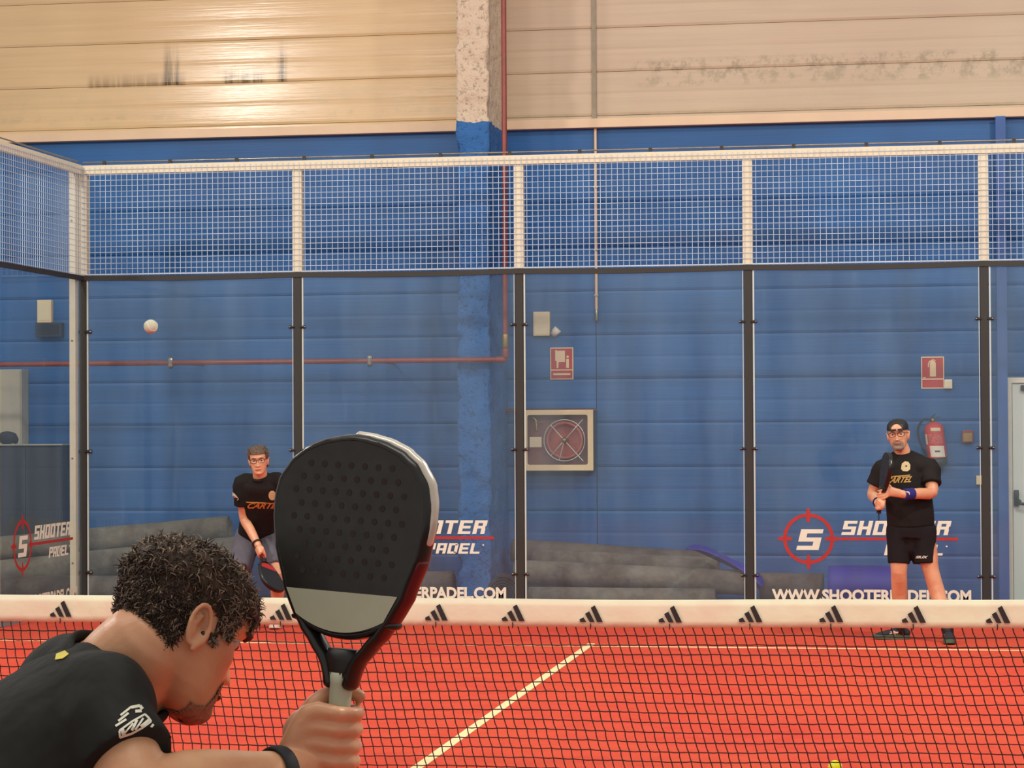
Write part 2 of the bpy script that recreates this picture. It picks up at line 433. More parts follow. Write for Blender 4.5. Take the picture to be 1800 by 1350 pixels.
def block_text(bm, s, x0, x1, z0, z1, fn, shear=.25, gap=.9):
    n = len(s); H = z1 - z0; sh = shear * H; tot = 5 * n + gap * (n - 1); ux = (x1 - x0 - sh) / tot; uz = H / 6
    for i, ch in enumerate(s):
        ox = x0 + i * (5 + gap) * ux
        for a, b, c, d in GLY[ch]:
            q = [(a, b), (c, b), (c, d), (a, d)]
            prism(bm, [(ox + p * ux + shear * r_ * uz, z0 + r_ * uz) for p, r_ in q], 0, .0012, fn=fn)

# =================================================================== SETTING
YW = 11.7
YG = 10.0
def struct(name, bm, m, parent=None, **kw):
    o = link(name, bm, m, parent, **kw)
    if not parent: o['kind'] = 'structure'
    return o
bm = NB(); box(bm, -12, 12, -14, YW + .1, -.2, -.02); struct('floor', bm, M['concrete'])
bm = NB(); box(bm, -5.02, 5.02, -10, 10, -.019, 0.0); turf = tag(link('court_turf', bm, M['turf']), 'red artificial turf of the court under the net and players', 'turf')
def court_line(x0, x1, y0, y1, lab):
    bm = NB(); box(bm, x0, x1, y0, y1, .0005, .0035); return tag(link('court_line', bm, M['line']), lab, 'court line')
court_line(-5, -.03, 6.93, 6.98, 'thin cream service line on the red turf left of the centre line')
court_line(.03, 5, 6.93, 6.98, 'thin cream service line on the red turf right of the centre line')
court_line(-.028, .028, .02, 7.14, 'cream centre line running diagonally over the red turf to the net')

# back wall: sandwich panels in courses
wall = bpy.data.objects.new('wall_back', None); COL.objects.link(wall); wall['kind'] = 'structure'
zr = lambda py: at(1200, py, YW).z
ROW = (zr(122) - zr(509.5)) / 5
Z0 = zr(122)
xcol = (at(803, 400, 10.75).x, at(860, 400, 10.75).x)
xjoint = at(1045, 100, YW).x
LEDT, LEDB = at(1200, 205, YW - .06).z, at(1200, 221, YW - .06).z
zledge = (LEDT + LEDB) / 2
def panel_mesh(x0, x1, z0, z1, m, ribs=2):
    bm = NB(); prof = []
    h = z1 - z0
    prof.append((.03, z0 + .001))
    for i in range(ribs):
        a = z0 + h * i / ribs; b = z0 + h * (i + 1) / ribs
        g = .006
        prof.append((.005 if i == 0 else .0006, a + .002))
        for t in (.12, .3, .5, .7, .88):
            prof.append((-.0016 * math.sin(PI * t) - .001, a + (b - a) * t))
        prof.append((.005 if i == ribs - 1 else .0006, b - .002))
    prof.append((.03, z1 - .001))
    A = [bm.verts.new((x0, YW + y, z)) for y, z in prof]; B = [bm.verts.new((x1, YW + y, z)) for y, z in prof]
    for i in range(len(prof) - 1): bm.faces.new((A[i], B[i], B[i + 1], A[i + 1]))
    bm.faces.new((A[0], A[-1], B[-1], B[0]))
    bm.faces.new(A[::-1]); bm.faces.new(B)
    bmesh.ops.recalc_face_normals(bm, faces=bm.faces)
    return link('wall_panel', bm, m, wall, smooth=False)
bays = [(-12, (xcol[0] + xcol[1]) / 2 - .01), ((xcol[0] + xcol[1]) / 2, xjoint - .004), (xjoint + .004, 12)]
k0 = int((Z0 - 0) / ROW) + 1
for bi, (x0, x1) in enumerate(bays):
    for i in range(-k0, 5):
        za, zb = Z0 + i * ROW, Z0 + (i + 1) * ROW
        if zb < .02: continue
        za = max(za, -.02)
        cream = M['wall_cream'] if bi == 0 else M['wall_pink']
        if zb <= zledge - .01: panel_mesh(x0, x1, za, zb, M['wall_blue'])
        elif za >= zledge - .01: panel_mesh(x0, x1, za, zb, cream)
        else:
            panel_mesh(x0, x1, za, zledge, M['wall_blue'], 1); panel_mesh(x0, x1, zledge, zb, cream, 1)
bm = NB(); box(bm, -12, 12, YW + .028, YW + .1, -.02, 7.2); link('wall_core', bm, M['black'], wall)
bm = NB(); box(bm, -12, 12, YW - .10, YW + .02, LEDB, LEDT, .006); struct('trim_1', bm, M['ledge'])
# vertical cover strip on the cream part, thin conduit below
bm = NB(); x = at(1044, 100, YW - .02).x; box(bm, x - .022, x + .022, YW - .022, YW - .004, LEDT, 7, .004); struct('trim_2', bm, mat('coverstrip', srgb(140, 128, 108), .5))
x = at(1047, 400, YW - .05).x
cd_ = thing('conduit', 'thin cream metal conduit dropping down the blue wall', 'conduit', (x, YW - .05, LEDB))
bm = NB(); tube(bm, [(x, YW - .03, LEDB - .005), (x, YW - .03, at(1047, 548, YW).z)], .014, 8); link('pipe', bm, M['ledge'], cd_, smooth=True)
bm = NB(); tube(bm, [(x, YW - .03, at(1047, 546, YW).z), (x, YW - .03, at(1047, 563, YW).z)], .018, 8); link('end_fitting', bm, M['metal'], cd_, smooth=True)
for py in (330, 440, 520):
    z = at(1047, py, YW).z; bm = NB(); box(bm, x - .02, x + .02, YW - .048, YW - .001, z - .008, z + .008, .003); link('clamp', bm, M['metal'], cd_)

# concrete column with spalled faces
def column():
    bm = NB(); x0, x1 = xcol; y0, y1 = 10.75, YW - .01
    loop = []
    nx, ny = 10, 22
    for i in range(nx): loop.append((x0 + (x1 - x0) * i / nx, y0))
    for i in range(ny): loop.append((x1, y0 + (y1 - y0) * i / ny))
    for i in range(nx): loop.append((x1 + (x0 - x1) * i / nx, y1))
    for i in range(ny): loop.append((x0, y1 + (y0 - y1) * i / ny))
    cx, cy = (x0 + x1) / 2, (y0 + y1) / 2
    rings = []
    NZ = 230
    for j in range(NZ + 1):
        z = -.02 + 7.1 * j / NZ; r = []
        for (a, b) in loop:
            p = Vector((a, b, z)); d = noise.fractal(p * 9, 1.0, 2.0, 4) * .012
            spall = noise.fractal(p * 4.3 + Vector((3, 1, 8)), 1.0, 2.0, 3)
            if spall > .16: d -= min(.022, (spall - .16) * .12)
            v = Vector((a - cx, b - cy, 0)); v = Vector((math.copysign(1, v.x) if abs(abs(v.x) - (x1 - x0) / 2) < .002 else 0, math.copysign(1, v.y) if abs(abs(v.y) - (y1 - y0) / 2) < .002 else 0, 0))
            if b > y1 - .05: d = 0
            r.append(bm.verts.new(p + v * d))
        rings.append(r)
    n = len(loop)
    for j in range(NZ):
        for i in range(n): bm.faces.new((rings[j][i], rings[j][(i + 1) % n], rings[j + 1][(i + 1) % n], rings[j + 1][i]))
    bm.faces.new(rings[0][::-1]); bm.faces.new(rings[-1])
    o = link('column', bm, M['column'], smooth=True); o['kind'] = 'structure'; return o
column()
# steel I-column in blue at the right
x = at(1759, 230, YW - .2).x
bm = NB(); box(bm, x - .045, x + .045, YW - .16, YW - .145, -.02, LEDB); box(bm, x - .006, x + .006, YW - .145, YW - .02, -.02, LEDB); box(bm, x - .045, x + .045, YW - .02, YW - .006, -.02, LEDB)
o = link('steel_column', bm, M['bluepost']); o['kind'] = 'structure'

# door
def door():
    x0 = at(1769, 800, YW).x; zt = at(1769, 664, YW).z; x1 = x0 + 1.02
    d = bpy.data.objects.new('door_1', None); COL.objects.link(d); d['kind'] = 'structure'; d.location = (x0, YW - .06, 0)
    bm = NB(); box(bm, x0, x0 + .05, YW - .08, YW - .012, 0, zt - .05, .004); box(bm, x1 - .05, x1, YW - .08, YW - .012, 0, zt - .05, .004); box(bm, x0, x1, YW - .08, YW - .012, zt - .05, zt, .004)
    link('door_frame', bm, M['white'], d)
    bm = NB(); box(bm, x0 + .055, x1 - .055, YW - .055, YW - .02, .01, zt - .055, .003); link('door_leaf', bm, M['doorleaf'], d)
    zh = at(1790, 875, YW).z
    bm = NB(); xh = at(1787, 875, YW - .1).x
    box(bm, xh - .022, xh + .022, YW - .10, YW - .056, zh - .075, zh + .075, .01); box(bm, x1 - .12, x1 - .076, YW - .10, YW - .056, zh - .075, zh + .075, .01)
    tube(bm, [(xh, YW - .09, zh), (xh + .03, YW - .13, zh - .03), (xh + .09, YW - .15, zh - .055), (x1 - .18, YW - .15, zh - .055), (x1 - .1, YW - .09, zh)], .014, 8, k=3)
    link('panic_bar', bm, M['blackgloss'], d, smooth=True)
    bm = NB(); box(bm, x0 + .13, x0 + .38, YW - .11, YW - .056, zt - .12, zt - .07, .008); link('door_closer', bm, M['post_dark'], d)
door()

# ------------------------------------------------------------------ pipes on the wall
YP = 10.66
pz0 = at(400, 638, YP).z
pipe = thing('sprinkler_pipe', 'dull red pipe running along the blue wall and up beside the column', 'pipe', (at(888, 632, YP).x, YP, pz0))
xr = at(888, 500, YP).x; zc = at(888, 632, YP).z
bm = NB(); tube(bm, [(-9, YP, zc), (xr - .06, YP, zc), (xr - .015, YP, zc + .01), (xr, YP, zc + .06), (xr, YP, 7)], .024, 12); link('pipe_run', bm, M['redpipe'], pipe, smooth=True)
for zz_ in (at(890, 600, YP).z,):
    bm = NB(); tube(bm, [(xr, YP, zz_ - .05), (xr, YP, zz_ + .05)], .031, 12); link('coupling', bm, M['brass'], pipe, smooth=True)
bm = NB(); tube(bm, [(xr - .075, YP, zc), (xr - .02, YP, zc)], .031, 12); tube(bm, [(xr, YP, zc + .03), (xr, YP, zc + .085)], .031, 12); link('elbow_fitting', bm, M['redpipe'], pipe, smooth=True)
for i, px in enumerate((300, 650)):
    x = at(px, 636, YP).x; bm = NB(); tube(bm, [(x, YP, zc), (x, YP + .5, zc), (x, YW - .012, zc)], .01, 6)
    tube(bm, [(x, YP, zc - .03), (x, YP, zc + .03)], .027, 10); link('wall_bracket', bm, M['metal'], pipe)
z = at(890, 722, YW - .1).z
hp = thing('feed_pipe', 'short dark red pipe feeding the hose cabinet from the left', 'pipe', (at(870, 722, YW - .1).x, YW - .1, z))
bm = NB(); tube(bm, [(at(868, 722, YW - .1).x, YW - .1, z), (at(1046, 722, YW - .1).x, YW - .1, z)], .02, 10); link('pipe_run', bm, M['darkred'], hp, smooth=True)
bm = NB(); tube(bm, [(at(868, 722, YW - .1).x, YW - .1, z), (at(868, 722, YW - .1).x, YW - .005, z)], .02, 10); link('stub', bm, M['darkred'], hp, smooth=True)

# ------------------------------------------------------------------ hose cabinet
def cabinet():
    Y1 = YW - .006; Y0 = YW - .19
    a = at(923, 721, Y0); b = at(1043, 827, Y0)
    x0, x1, z1, z0 = a.x - .012, b.x, a.z, b.z
    t = thing('hose_cabinet', 'cream framed fire hose cabinet with red reel behind glass on blue wall', 'cabinet', ((x0 + x1) / 2, Y1, z0))
    bm = NB(); th = .012
    box(bm, x0, x0 + th, Y0 + .012, Y1, z0, z1); box(bm, x1 - th, x1, Y0 + .012, Y1, z0, z1)
    box(bm, x0 + th, x1 - th, Y0 + .012, Y1, z0, z0 + th); box(bm, x0 + th, x1 - th, Y0 + .012, Y1, z1 - th, z1)
    link('cabinet_body', bm, M['post_dark'], t)
    bm = NB(); box(bm, x0 + th, x1 - th, Y1 - .012, Y1 - .002, z0 + th, z1 - th); link('back_panel', bm, M['reelback'], t)
    # door frame with rounded opening
    bm = NB(); L_, R_, B_, T_ = x0 + .06, x1 - .055, z0 + .055, z1 - .055
    L_ = at(927, 770, Y0).x; R_ = at(1033, 770, Y0).x; T_ = at(990, 729, Y0).z; B_ = at(990, 817, Y0).z
    inner = []
    for cx, cz, a0 in ((R_ - .02, T_ - .02, 0), (L_ + .02, T_ - .02, 90), (L_ + .02, B_ + .02, 180), (R_ - .02, B_ + .02, 270)):
        for s in range(5):
            an = math.radians(a0 + 90 * s / 4); inner.append((cx + .02 * math.cos(an), cz + .02 * math.sin(an)))
    outer = []
    cs = [(x1, z1), (x0, z1), (x0, z0), (x1, z0)]
    for q in range(4): outer += [cs[q]] * 5
    rs = []
    for Yv, lp in ((Y0, outer), (Y0, inner), (Y0 + .012, inner), (Y0 + .012, outer)):
        if lp is outer: vv = {c: bm.verts.new((c[0], Yv, c[1])) for c in cs}; rs.append([vv[c] for c in lp])
        else: rs.append([bm.verts.new((p, Yv, q)) for p, q in lp])
    n = 20
    for a_, b_ in ((0, 1), (1, 2), (2, 3), (3, 0)):
        for i in range(n):
            f = []
            for v in (rs[a_][i], rs[a_][(i + 1) % n], rs[b_][(i + 1) % n], rs[b_][i]):
                if v not in f: f.append(v)
            if len(f) >= 3:
                try: bm.faces.new(f)
                except ValueError: pass
    bmesh.ops.recalc_face_normals(bm, faces=bm.faces)
    dr = link('door_frame', bm, M['cream'], t)
    bm = NB(); box(bm, L_ - .01, R_ + .01, Y0 + .013, Y0 + .017, B_ - .01, T_ + .01); link('glass_pane', bm, M['pane'], t)
    # reel
    c = at(992, 774, Y0 + .05); rr = .5 * (at(1029, 774, Y0 + .05).x - at(957, 774, Y0 + .05).x)
    Yr = Y0 + .05
    bm = NB(); ring = [(c.x + rr * math.cos(q * PI / 20), Yr, c.z + rr * math.sin(q * PI / 20)) for q in range(40)]
    tube(bm, ring, .0055, 8, closed=True)
    for an in (48, 132, 228, 312, 255):
        q = math.radians(an); tube(bm, [(c.x, Yr, c.z), (c.x + rr * math.cos(q) * (1.35 if an in (48, 312) else 1), Yr, c.z + rr * math.sin(q) * (1.35 if an in (48, 312) else 1))], .005, 6)
    reel = link('reel_rim', bm, M['silver'], t, smooth=True)
    bm = NB(); tube(bm, [(c.x, Yr + .005, c.z), (c.x, Yr + .1, c.z)], .03, 16); link('hub', bm, M['brass'], t, smooth=True)
    bm = NB()
    for kk in range(4):
        ring = [(c.x + (rr - .03 - .0 * kk) * math.cos(q * PI / 20), Yr + .02 + .022 * kk, c.z + (rr - .03) * math.sin(q * PI / 20)) for q in range(40)]
        tube(bm, ring, .014, 8, closed=True)
    link('hose_coil', bm, M['reelred'], t, smooth=True)
    bm = NB(); ring = [(c.x + (rr * .93) * math.cos(q * PI / 16), c.z + rr * .93 * math.sin(q * PI / 16)) for q in range(32)]
    prism(bm, ring, Yr + .105, Yr + .109); link('reel_disc', bm, M['reelred'], t)
    bm = NB(); p = at(942, 735, Y0 + .06); tube(bm, [(p.x - .03, p.y, p.z + .01), (p.x, p.y, p.z - .02), (p.x + .005, p.y, p.z - .12)], .014, 8)
    p2 = at(957, 743, Y0 + .045); tube(bm, [(p.x - .03, p2.y, p2.z), (p2.x, p2.y, p2.z + .005)], .004, 6)
    link('valve', bm, M['brass'], t, smooth=True)
    bm = NB(); a2 = at(931, 768, Y0 + .035); b2 = at(952, 786, Y0 + .035); box(bm, a2.x, b2.x, a2.y, a2.y + .003, b2.z, a2.z); link('instruction_card', bm, M['offwhite'], t)
cabinet()

# ------------------------------------------------------------------ signs and small wall devices
def sign(px0, py0, px1, py1, label, kind):
    a = at(px0, py0, YW - .01); b = at(px1, py1, YW - .01); x0, x1, z1, z0 = a.x, b.x, a.z, b.z
    t = thing('fire_sign', label, 'sign', ((x0 + x1) / 2, YW - .01, z0))
    W_, H_ = x1 - x0, z1 - z0
    bm = NB(); box(bm, x0, x1, YW - .011, YW - .005, z0, z1, .002); link('sign_plate', bm, M['cream'], t)
    bm = NB(); e = .008 * 1.2; zm = z0 + H_ * .3
    box(bm, x0 + e, x1 - e, YW - .0125, YW - .0112, zm + .006, z1 - e); box(bm, x0 + e, x1 - e, YW - .0125, YW - .0112, z0 + e, zm - .006)
    link('red_field', bm, M['red'], t)
    bm = NB(); fx = lambda u: x0 + u * W_; fz = lambda v: z0 + v * H_
    def rect(u0, u1, v0, v1): box(bm, fx(u0), fx(u1), YW - .014, YW - .0127, fz(v0), fz(v1))
    if kind == 'hose':
        rect(.28, .64, .55, .9); rect(.22, .28, .58, .92)
        prism(bm, [(fx(.28), fz(.55)), (fx(.37), fz(.55)), (fx(.35), fz(.36)), (fx(.28), fz(.36))], YW - .014, YW - .0127)
        rect(.69, .81, .40, .64); prism(bm, [(fx(.66), fz(.40)), (fx(.81), fz(.40)), (fx(.81), fz(.36)), (fx(.72), fz(.36))], YW - .014, YW - .0127)
        prism(bm, [(fx(.755) + .012 * math.cos(i * PI / 6), fz(.71) + .012 * math.sin(i * PI / 6)) for i in range(12)], YW - .014, YW - .0127)
        rect(.13, .87, .14, .2)
    else:
        rect(.38, .64, .38, .8); prism(bm, [(fx(.38), fz(.8)), (fx(.64), fz(.8)), (fx(.58), fz(.86)), (fx(.44), fz(.86))], YW - .014, YW - .0127)
        rect(.46, .56, .86, .9); prism(bm, [(fx(.46), fz(.9)), (fx(.62), fz(.86)), (fx(.64), fz(.88)), (fx(.5), fz(.93))], YW - .014, YW - .0127)
        for i in range(6):
            q = PI * .5 + PI * .5 * i / 5; q2 = PI * .5 + PI * .5 * (i + 1) / 5
            prism(bm, [(fx(.46 + .17 * math.cos(q)), fz(.72 + .17 * math.sin(q))), (fx(.46 + .17 * math.cos(q2)), fz(.72 + .17 * math.sin(q2))), (fx(.46 + .13 * math.cos(q2)), fz(.72 + .14 * math.sin(q2))), (fx(.46 + .13 * math.cos(q)), fz(.72 + .14 * math.sin(q)))], YW - .014, YW - .0127)
        rect(.08, .2, .33, .36)
    link('pictogram', bm, M['cream'], t)
sign(967, 611, 1008, 667, 'red fire sign picturing a hose and extinguisher above the hose cabinet', 'hose')
sign(1619, 627, 1660, 683, 'red fire sign picturing one extinguisher above the red extinguisher', 'ext')

def small_box(name, label, cat, px0, py0, px1, py1, d, m, lens=None, Y=YW):
    a = at(px0, py0, Y - d); b = at(px1, py1, Y - d)
    t = thing(name, label, cat, ((a.x + b.x) / 2, Y - .004, b.z))
    bm = NB(); box(bm, a.x, b.x, Y - d, Y - .004, b.z, a.z, min(.006, d / 4)); link('housing', bm, m, t)
    if lens:
        ux, uz = (b.x - a.x), (a.z - b.z)
        bm = NB(); box(bm, a.x + ux * lens[0], a.x + ux * lens[1], Y - d - .004, Y - d + .001, b.z + uz * lens[2], b.z + uz * lens[3], .0015); link('cover_plate', bm, lens[4], t)
    return t
small_box('emergency_light', 'cream rectangular wall light behind the left side glass', 'light', 65, 527, 90, 567, .07, M['cream'], (.08, .92, .1, .9, M['offwhite']))
small_box('junction_box', 'dark grey box on the wall under the left cream light', 'box', 62, 567, 108, 592, .08, M['darkboard'], (.1, .9, .15, .85, M['rubber']))
small_box('emergency_light', 'cream rectangular wall light above the hose sign right of the middle post', 'light', 937, 548, 966, 590, .06, M['cream'], (.08, .92, .06, .94, M['offwhite']))
small_box('emergency_lamp', 'small white square lamp at the corner of the extinguisher sign', 'light', 1660, 667, 1674, 683, .05, M['white'], (.15, .85, .15, .85, M['offwhite']))
small_box('alarm_button', 'small red square alarm button right of the extinguisher', 'alarm', 1691, 756, 1711, 778, .06, M['redpipe'], (.12, .88, .1, .75, M['brass']))
small_box('wall_switch', 'small cream switch low beside the right glass post', 'switch', 1716, 836, 1729, 852, .04, M['cream'], (.25, .75, .2, .8, M['offwhite']))
def cam_dev():
    a = at(975, 582, YW - .08)
    t = thing('wall_spotlight', 'little white tilted spotlight beside the cream wall light', 'spotlight', (a.x, YW - .01, a.z))
    bm = NB(); tube(bm, [(a.x - .03, YW - .01, a.z + .01), (a.x - .01, YW - .05, a.z + .005)], .012, 8); link('arm', bm, M['white'], t, smooth=True)
    bm = NB(); tube(bm, [(a.x - .022, YW - .06, a.z - .035), (a.x + .03, YW - .07, a.z + .02)], [.028, .04], 14, caps='flat'); link('lamp_head', bm, M['white'], t, smooth=True)
cam_dev()

def extinguisher():
    Yc = YW - .10
    top = at(1640, 742, Yc); bot = at(1648, 806, Yc); s = .5 * (at(1658, 770, Yc).x - at(1623, 770, Yc).x)
    ax = (top - bot).normalized()
    base = bot - ax * (at(0, 806, Yc).z - at(0, 820, Yc).z)
    t = thing('fire_extinguisher', 'red fire extinguisher with white label hanging tilted on the blue wall', 'extinguisher', base)
    r = s * .98
    L = (top - bot).length
    def P(h, ox=0, oy=0): return bot + ax * h + Vector((ox, oy, 0))
    bm = NB(); tube(bm, [P(0), P(.01), P(L - .06), P(L - .03), P(L - .008), P(L)], [r * .97, r, r, r * .88, r * .5, r * .3], 24, caps='flat'); link('cylinder', bm, M['redbright'], t, smooth=True)
    bm = NB(); tube(bm, [base, P(.006)], [r * .95, r * 1.03], 24, caps='flat'); link('base_skirt', bm, M['black'], t, smooth=True)
    bm = NB(); tube(bm, [P(L - .005), P(L + .035)], .017, 10, caps='flat'); link('valve', bm, M['brass'], t, smooth=True)
    bm = NB(); box_pts = [(P(L + .03, -.06), P(L + .035), .009), (P(L + .035, -.01), P(L + .045, .07), .008), (P(L + .04, -.01), P(L + .075, .03), .008)]
    for a, b, rr in box_pts: tube(bm, [a, b], [(rr, rr * .6), (rr * .6, rr * .5)], 8)
    link('handle', bm, M['blackgloss'], t, smooth=True)
    bm = NB(); tube(bm, [P(L + .02, -.02), P(L + .03, -.07), P(L - .03, -.13), P(L - .12, -.15), P(L - .22, -.13), P(L - .3, -.1)], [.008, .009, .01, .01, .01, .013], 8, k=4); link('hose', bm, M['rubber'], t, smooth=True)
    def label(h0, h1, a0, a1, m, nm):
        bm = NB(); rows = []
        for h in (h0, h1):
            rows.append([bm.verts.new(P(h) + Vector((math.sin(q), -math.cos(q), 0)) * (r + .0015)) for q in [math.radians(a0 + (a1 - a0) * i / 10) for i in range(11)]])
        for i in range(10): bm.faces.new((rows[0][i], rows[0][i + 1], rows[1][i + 1], rows[1][i]))
        o = link(nm, bm, m, t); o.modifiers.new('s', 'SOLIDIFY').thickness = .001; return o
    label(.015, .118, -40, 52, M['white'], 'white_label')
    label(.255, .285, -20, 40, M['offwhite'], 'name_label')
    label(.13, .225, -75, -52, M['offwhite'], 'side_label')
    label(.14, .225, -45, 48, mat('instr', srgb(196, 88, 78), .5, var=.5, nscale=60), 'instruction_label')
    label(.06, .075, -10, 20, M['post_dark'], 'print')
    bm = NB(); box(bm, P(.2).x - .03, P(.2).x + .03, Yc + r * .8, YW - .006, P(.2).z - .015, P(.2).z + .015); link('bracket', bm, M['black'], t)
extinguisher()

# ------------------------------------------------------------------ clutter behind the glass
def roll(name, label, a, b, r, m, cat='roll', group=None, core=True, sq=1.0):
    a, b = Vector(a), Vector(b); d = (b - a).normalized()
    t = thing(name, label, cat, ((a.x + b.x) / 2, (a.y + b.y) / 2, min(a.z, b.z) - r), group)
    s = d.cross(Vector((0, 0, 1))).normalized(); u = s.cross(d)
    bm = NB()
    # one sheet wound in a spiral; visible at the ends
    turns = 3.3; n = 100; ri = r * .45
    prof = []
    for i in range(n + 1):
        q = i / n; ang = q * turns * 2 * PI; rad = ri + (r - ri) * q; prof.append((ang, rad))
    K = 14; rows = []
    for kk in range(K + 1):
        p = a + (b - a) * (kk / K); row = []
        for ang, rad in prof:
            nz = 1 + .05 * noise.noise(Vector((p.x * 1.7, ang % (2 * PI), rad * 3 + kk * .12)))
            row.append(bm.verts.new(p + (s * math.cos(ang) + u * (math.sin(ang) * sq)) * rad * nz))
        rows.append(row)
    for kk in range(K):
        for i in range(n): bm.faces.new((rows[kk][i], rows[kk][i + 1], rows[kk + 1][i + 1], rows[kk + 1][i]))
    o = link('rolled_sheet', bm, m, t, smooth=True)
    sd = o.modifiers.new('s', 'SOLIDIFY'); sd.thickness = .012; sd.offset = -1
    bm = NB(); tube(bm, [a + d * .05, b - d * .05], ri * .93, 20, caps='flat'); link('roll_core', bm, M['rolldark'], t, smooth=True)
    return t
G = 'turf rolls lying behind the glass'
def mid(px0, py0, px1, py1, Y, Y2=None): return at(px0, py0, Y), at(px1, py1, Y if Y2 is None else Y2)
def rrad(pxs, Y=11): return pxs / 2 / (FPX / (Y + 10.5 + .0))
# left pile
def zat(px, py, Y): return at(px, py, Y)
roll('turf_roll', 'grey turf roll on top of the left pile with open end showing', at(-140, 978, 11.0), at(404, 930, 10.98), .112, M['roll'], group=G)
roll('turf_roll', 'thick grey turf roll in the middle of the left pile', at(-100, 1022, 10.75), at(440, 968, 10.72), .135, M['roll'], group=G)
a, b = at(-60, 1055, 10.45), at(430, 1028, 10.42); a.z = .125; b.z = .15; roll('turf_roll', 'lowest turf roll of the left pile against the back glass', a, b, .12, M['roll_brown'], group=G)
a, b = at(-100, 1050, 11.08), at(395, 1030, 11.08); a.z = b.z = .15; roll('turf_roll', 'brown turf roll buried at the back under the left pile', a, b, .14, M['roll_brown'], group=G)
# ending at the column
a, b = at(500, 1012, 11.15), at(752, 1012, 11.15); a.z = b.z = .18; roll('turf_roll', 'thick turf roll on the floor just left of the blue column', a, b, .165, M['roll'], group=G)
a, b = at(560, 1004, 10.84), at(798, 1008, 10.84); a.z, b.z = .14, .16; roll('turf_roll', 'turf roll with dark open end touching the blue column', a, b, .135, M['roll_brown'], group=G)
a, b = at(480, 966, 11.1), at(750, 968, 11.1); a.z = b.z = .44; roll('turf_roll', 'brownish turf roll ending left of the blue column, upper one', a, b, .095, M['roll_brown'], group=G)
# middle pile
roll('turf_roll', 'top grey turf roll of the middle pile behind the glass', at(900, 968, 11.35), at(1264, 992, 11.35), .10, M['roll_brown'], group=G)
roll('turf_roll', 'slim grey turf roll second from the top of the middle pile', at(938, 983, 11.12), at(1262, 998, 11.12), .082, M['roll'], group=G)
roll('turf_roll', 'long grey turf roll third from the top of the middle pile', at(905, 1006, 10.84), at(1312, 1025, 10.84), .105, M['roll'], group=G)
a, b = at(930, 1050, 10.56), at(1258, 1049, 10.56); a.z = b.z = .085; roll('turf_roll', 'lowest flat grey turf roll of the middle pile by the glass', a, b, .085, M['roll'], group=G)
a, b = at(938, 1040, 11.25), at(1250, 1040, 11.25); a.z = b.z = .13; roll('turf_roll', 'dark turf roll under the middle pile against the wall', a, b, .135, M['roll_brown'], group=G)
a, b = at(884, 1012, 10.2), at(884, 1008, 10.6); a.z = b.z = .15; roll('turf_roll', 'dark turf roll pointing away right of the blue column', a, b, .145, M['rolldark'], group=G)
# right
a, b = at(1336, 1029, 11.0), at(1448, 1031, 11.0); a.z = b.z = .165; roll('turf_roll', 'short brown turf roll left of the blue roll', a, b, .115, M['roll_brown'], group=G)
a, b = at(1456, 1013, 10.9), at(1590, 1015, 10.9); a.z = b.z = .18; roll('blue_roll', 'thick bright blue rolled mat behind the right player', a, b, .175, M['bluemat'])
# blue folded tarp
def tarp():
    bm = NB(); top = [(1205, 965), (1222, 958), (1245, 965), (1275, 978), (1305, 990), (1330, 1006), (1342, 1022)]
    rows = []
    for i, (px, py) in enumerate(top):
        r_ = []
        for j in range(6):
            Y = 10.72 + .05 * j + .03 * math.sin(i * 2 + j)
            p = at(px, py + (5 + i * 4) * abs(j - 2) / 3 + 3 * math.sin(i * 1.7 + j), Y); r_.append(bm.verts.new(p))
        rows.append(r_)
    for i in range(len(rows) - 1):
        for j in range(5): bm.faces.new((rows[i][j], rows[i][j + 1], rows[i + 1][j + 1], rows[i + 1][j]))
    o = link('folded_tarp', bm, M['bluemat'], smooth=True)
    s = o.modifiers.new('s', 'SOLIDIFY'); s.thickness = .02
    ss = o.modifiers.new('u', 'SUBSURF'); ss.levels = ss.render_levels = 2
    tag(o, 'dark blue folded tarp draped over the right end of the turf rolls', 'tarp')
tarp()
# left items behind the side glass
a = at(-70, 650, YW - .2); b = at(38, 782, YW - .2)
t = thing('wall_cupboard', 'pale beige cupboard on the blue wall at the far left edge', 'cupboard', (a.x, YW - .1, b.z))
bm = NB(); box(bm, a.x, b.x, YW - .2, YW - .005, b.z, a.z, .008); link('cupboard_body', bm, M['beigeboard'], t)
bm = NB(); box(bm, a.x + .01, (a.x + b.x) / 2 - .003, YW - .215, YW - .2, b.z + .01, a.z - .01); link('door', bm, M['beigeboard'], t)
bm = NB(); box(bm, (a.x + b.x) / 2 + .003, b.x - .01, YW - .215, YW - .2, b.z + .01, a.z - .01); link('door', bm, M['beigeboard'], t)
a = at(36, 783, 11.45); b = at(112, 1000, 11.45)
t = thing('storage_cabinet', 'dark grey storage cabinet standing against the wall behind side glass', 'cabinet', (a.x, 11.5, 0))
bm = NB(); box(bm, a.x - .3, b.x, 11.42, 11.66, .04, a.z, .01); link('cabinet_body', bm, M['darkboard'], t)
bm = NB(); box(bm, a.x - .29, (a.x + b.x) / 2 - .155, 11.4, 11.419, .06, a.z - .02); link('door', bm, M['darkboard'], t)
bm = NB(); box(bm, (a.x + b.x) / 2 - .145, b.x - .01, 11.4, 11.419, .06, a.z - .02); link('door', bm, M['darkboard'], t)
bm = NB(); box(bm, a.x - .31, b.x + .01, 11.39, 11.67, a.z, a.z + .012); link('cabinet_top', bm, M['beigeboard'], t)
bm = NB(); box(bm, a.x - .28, b.x - .02, 11.44, 11.64, -.02, .04); link('plinth', bm, M['black'], t)
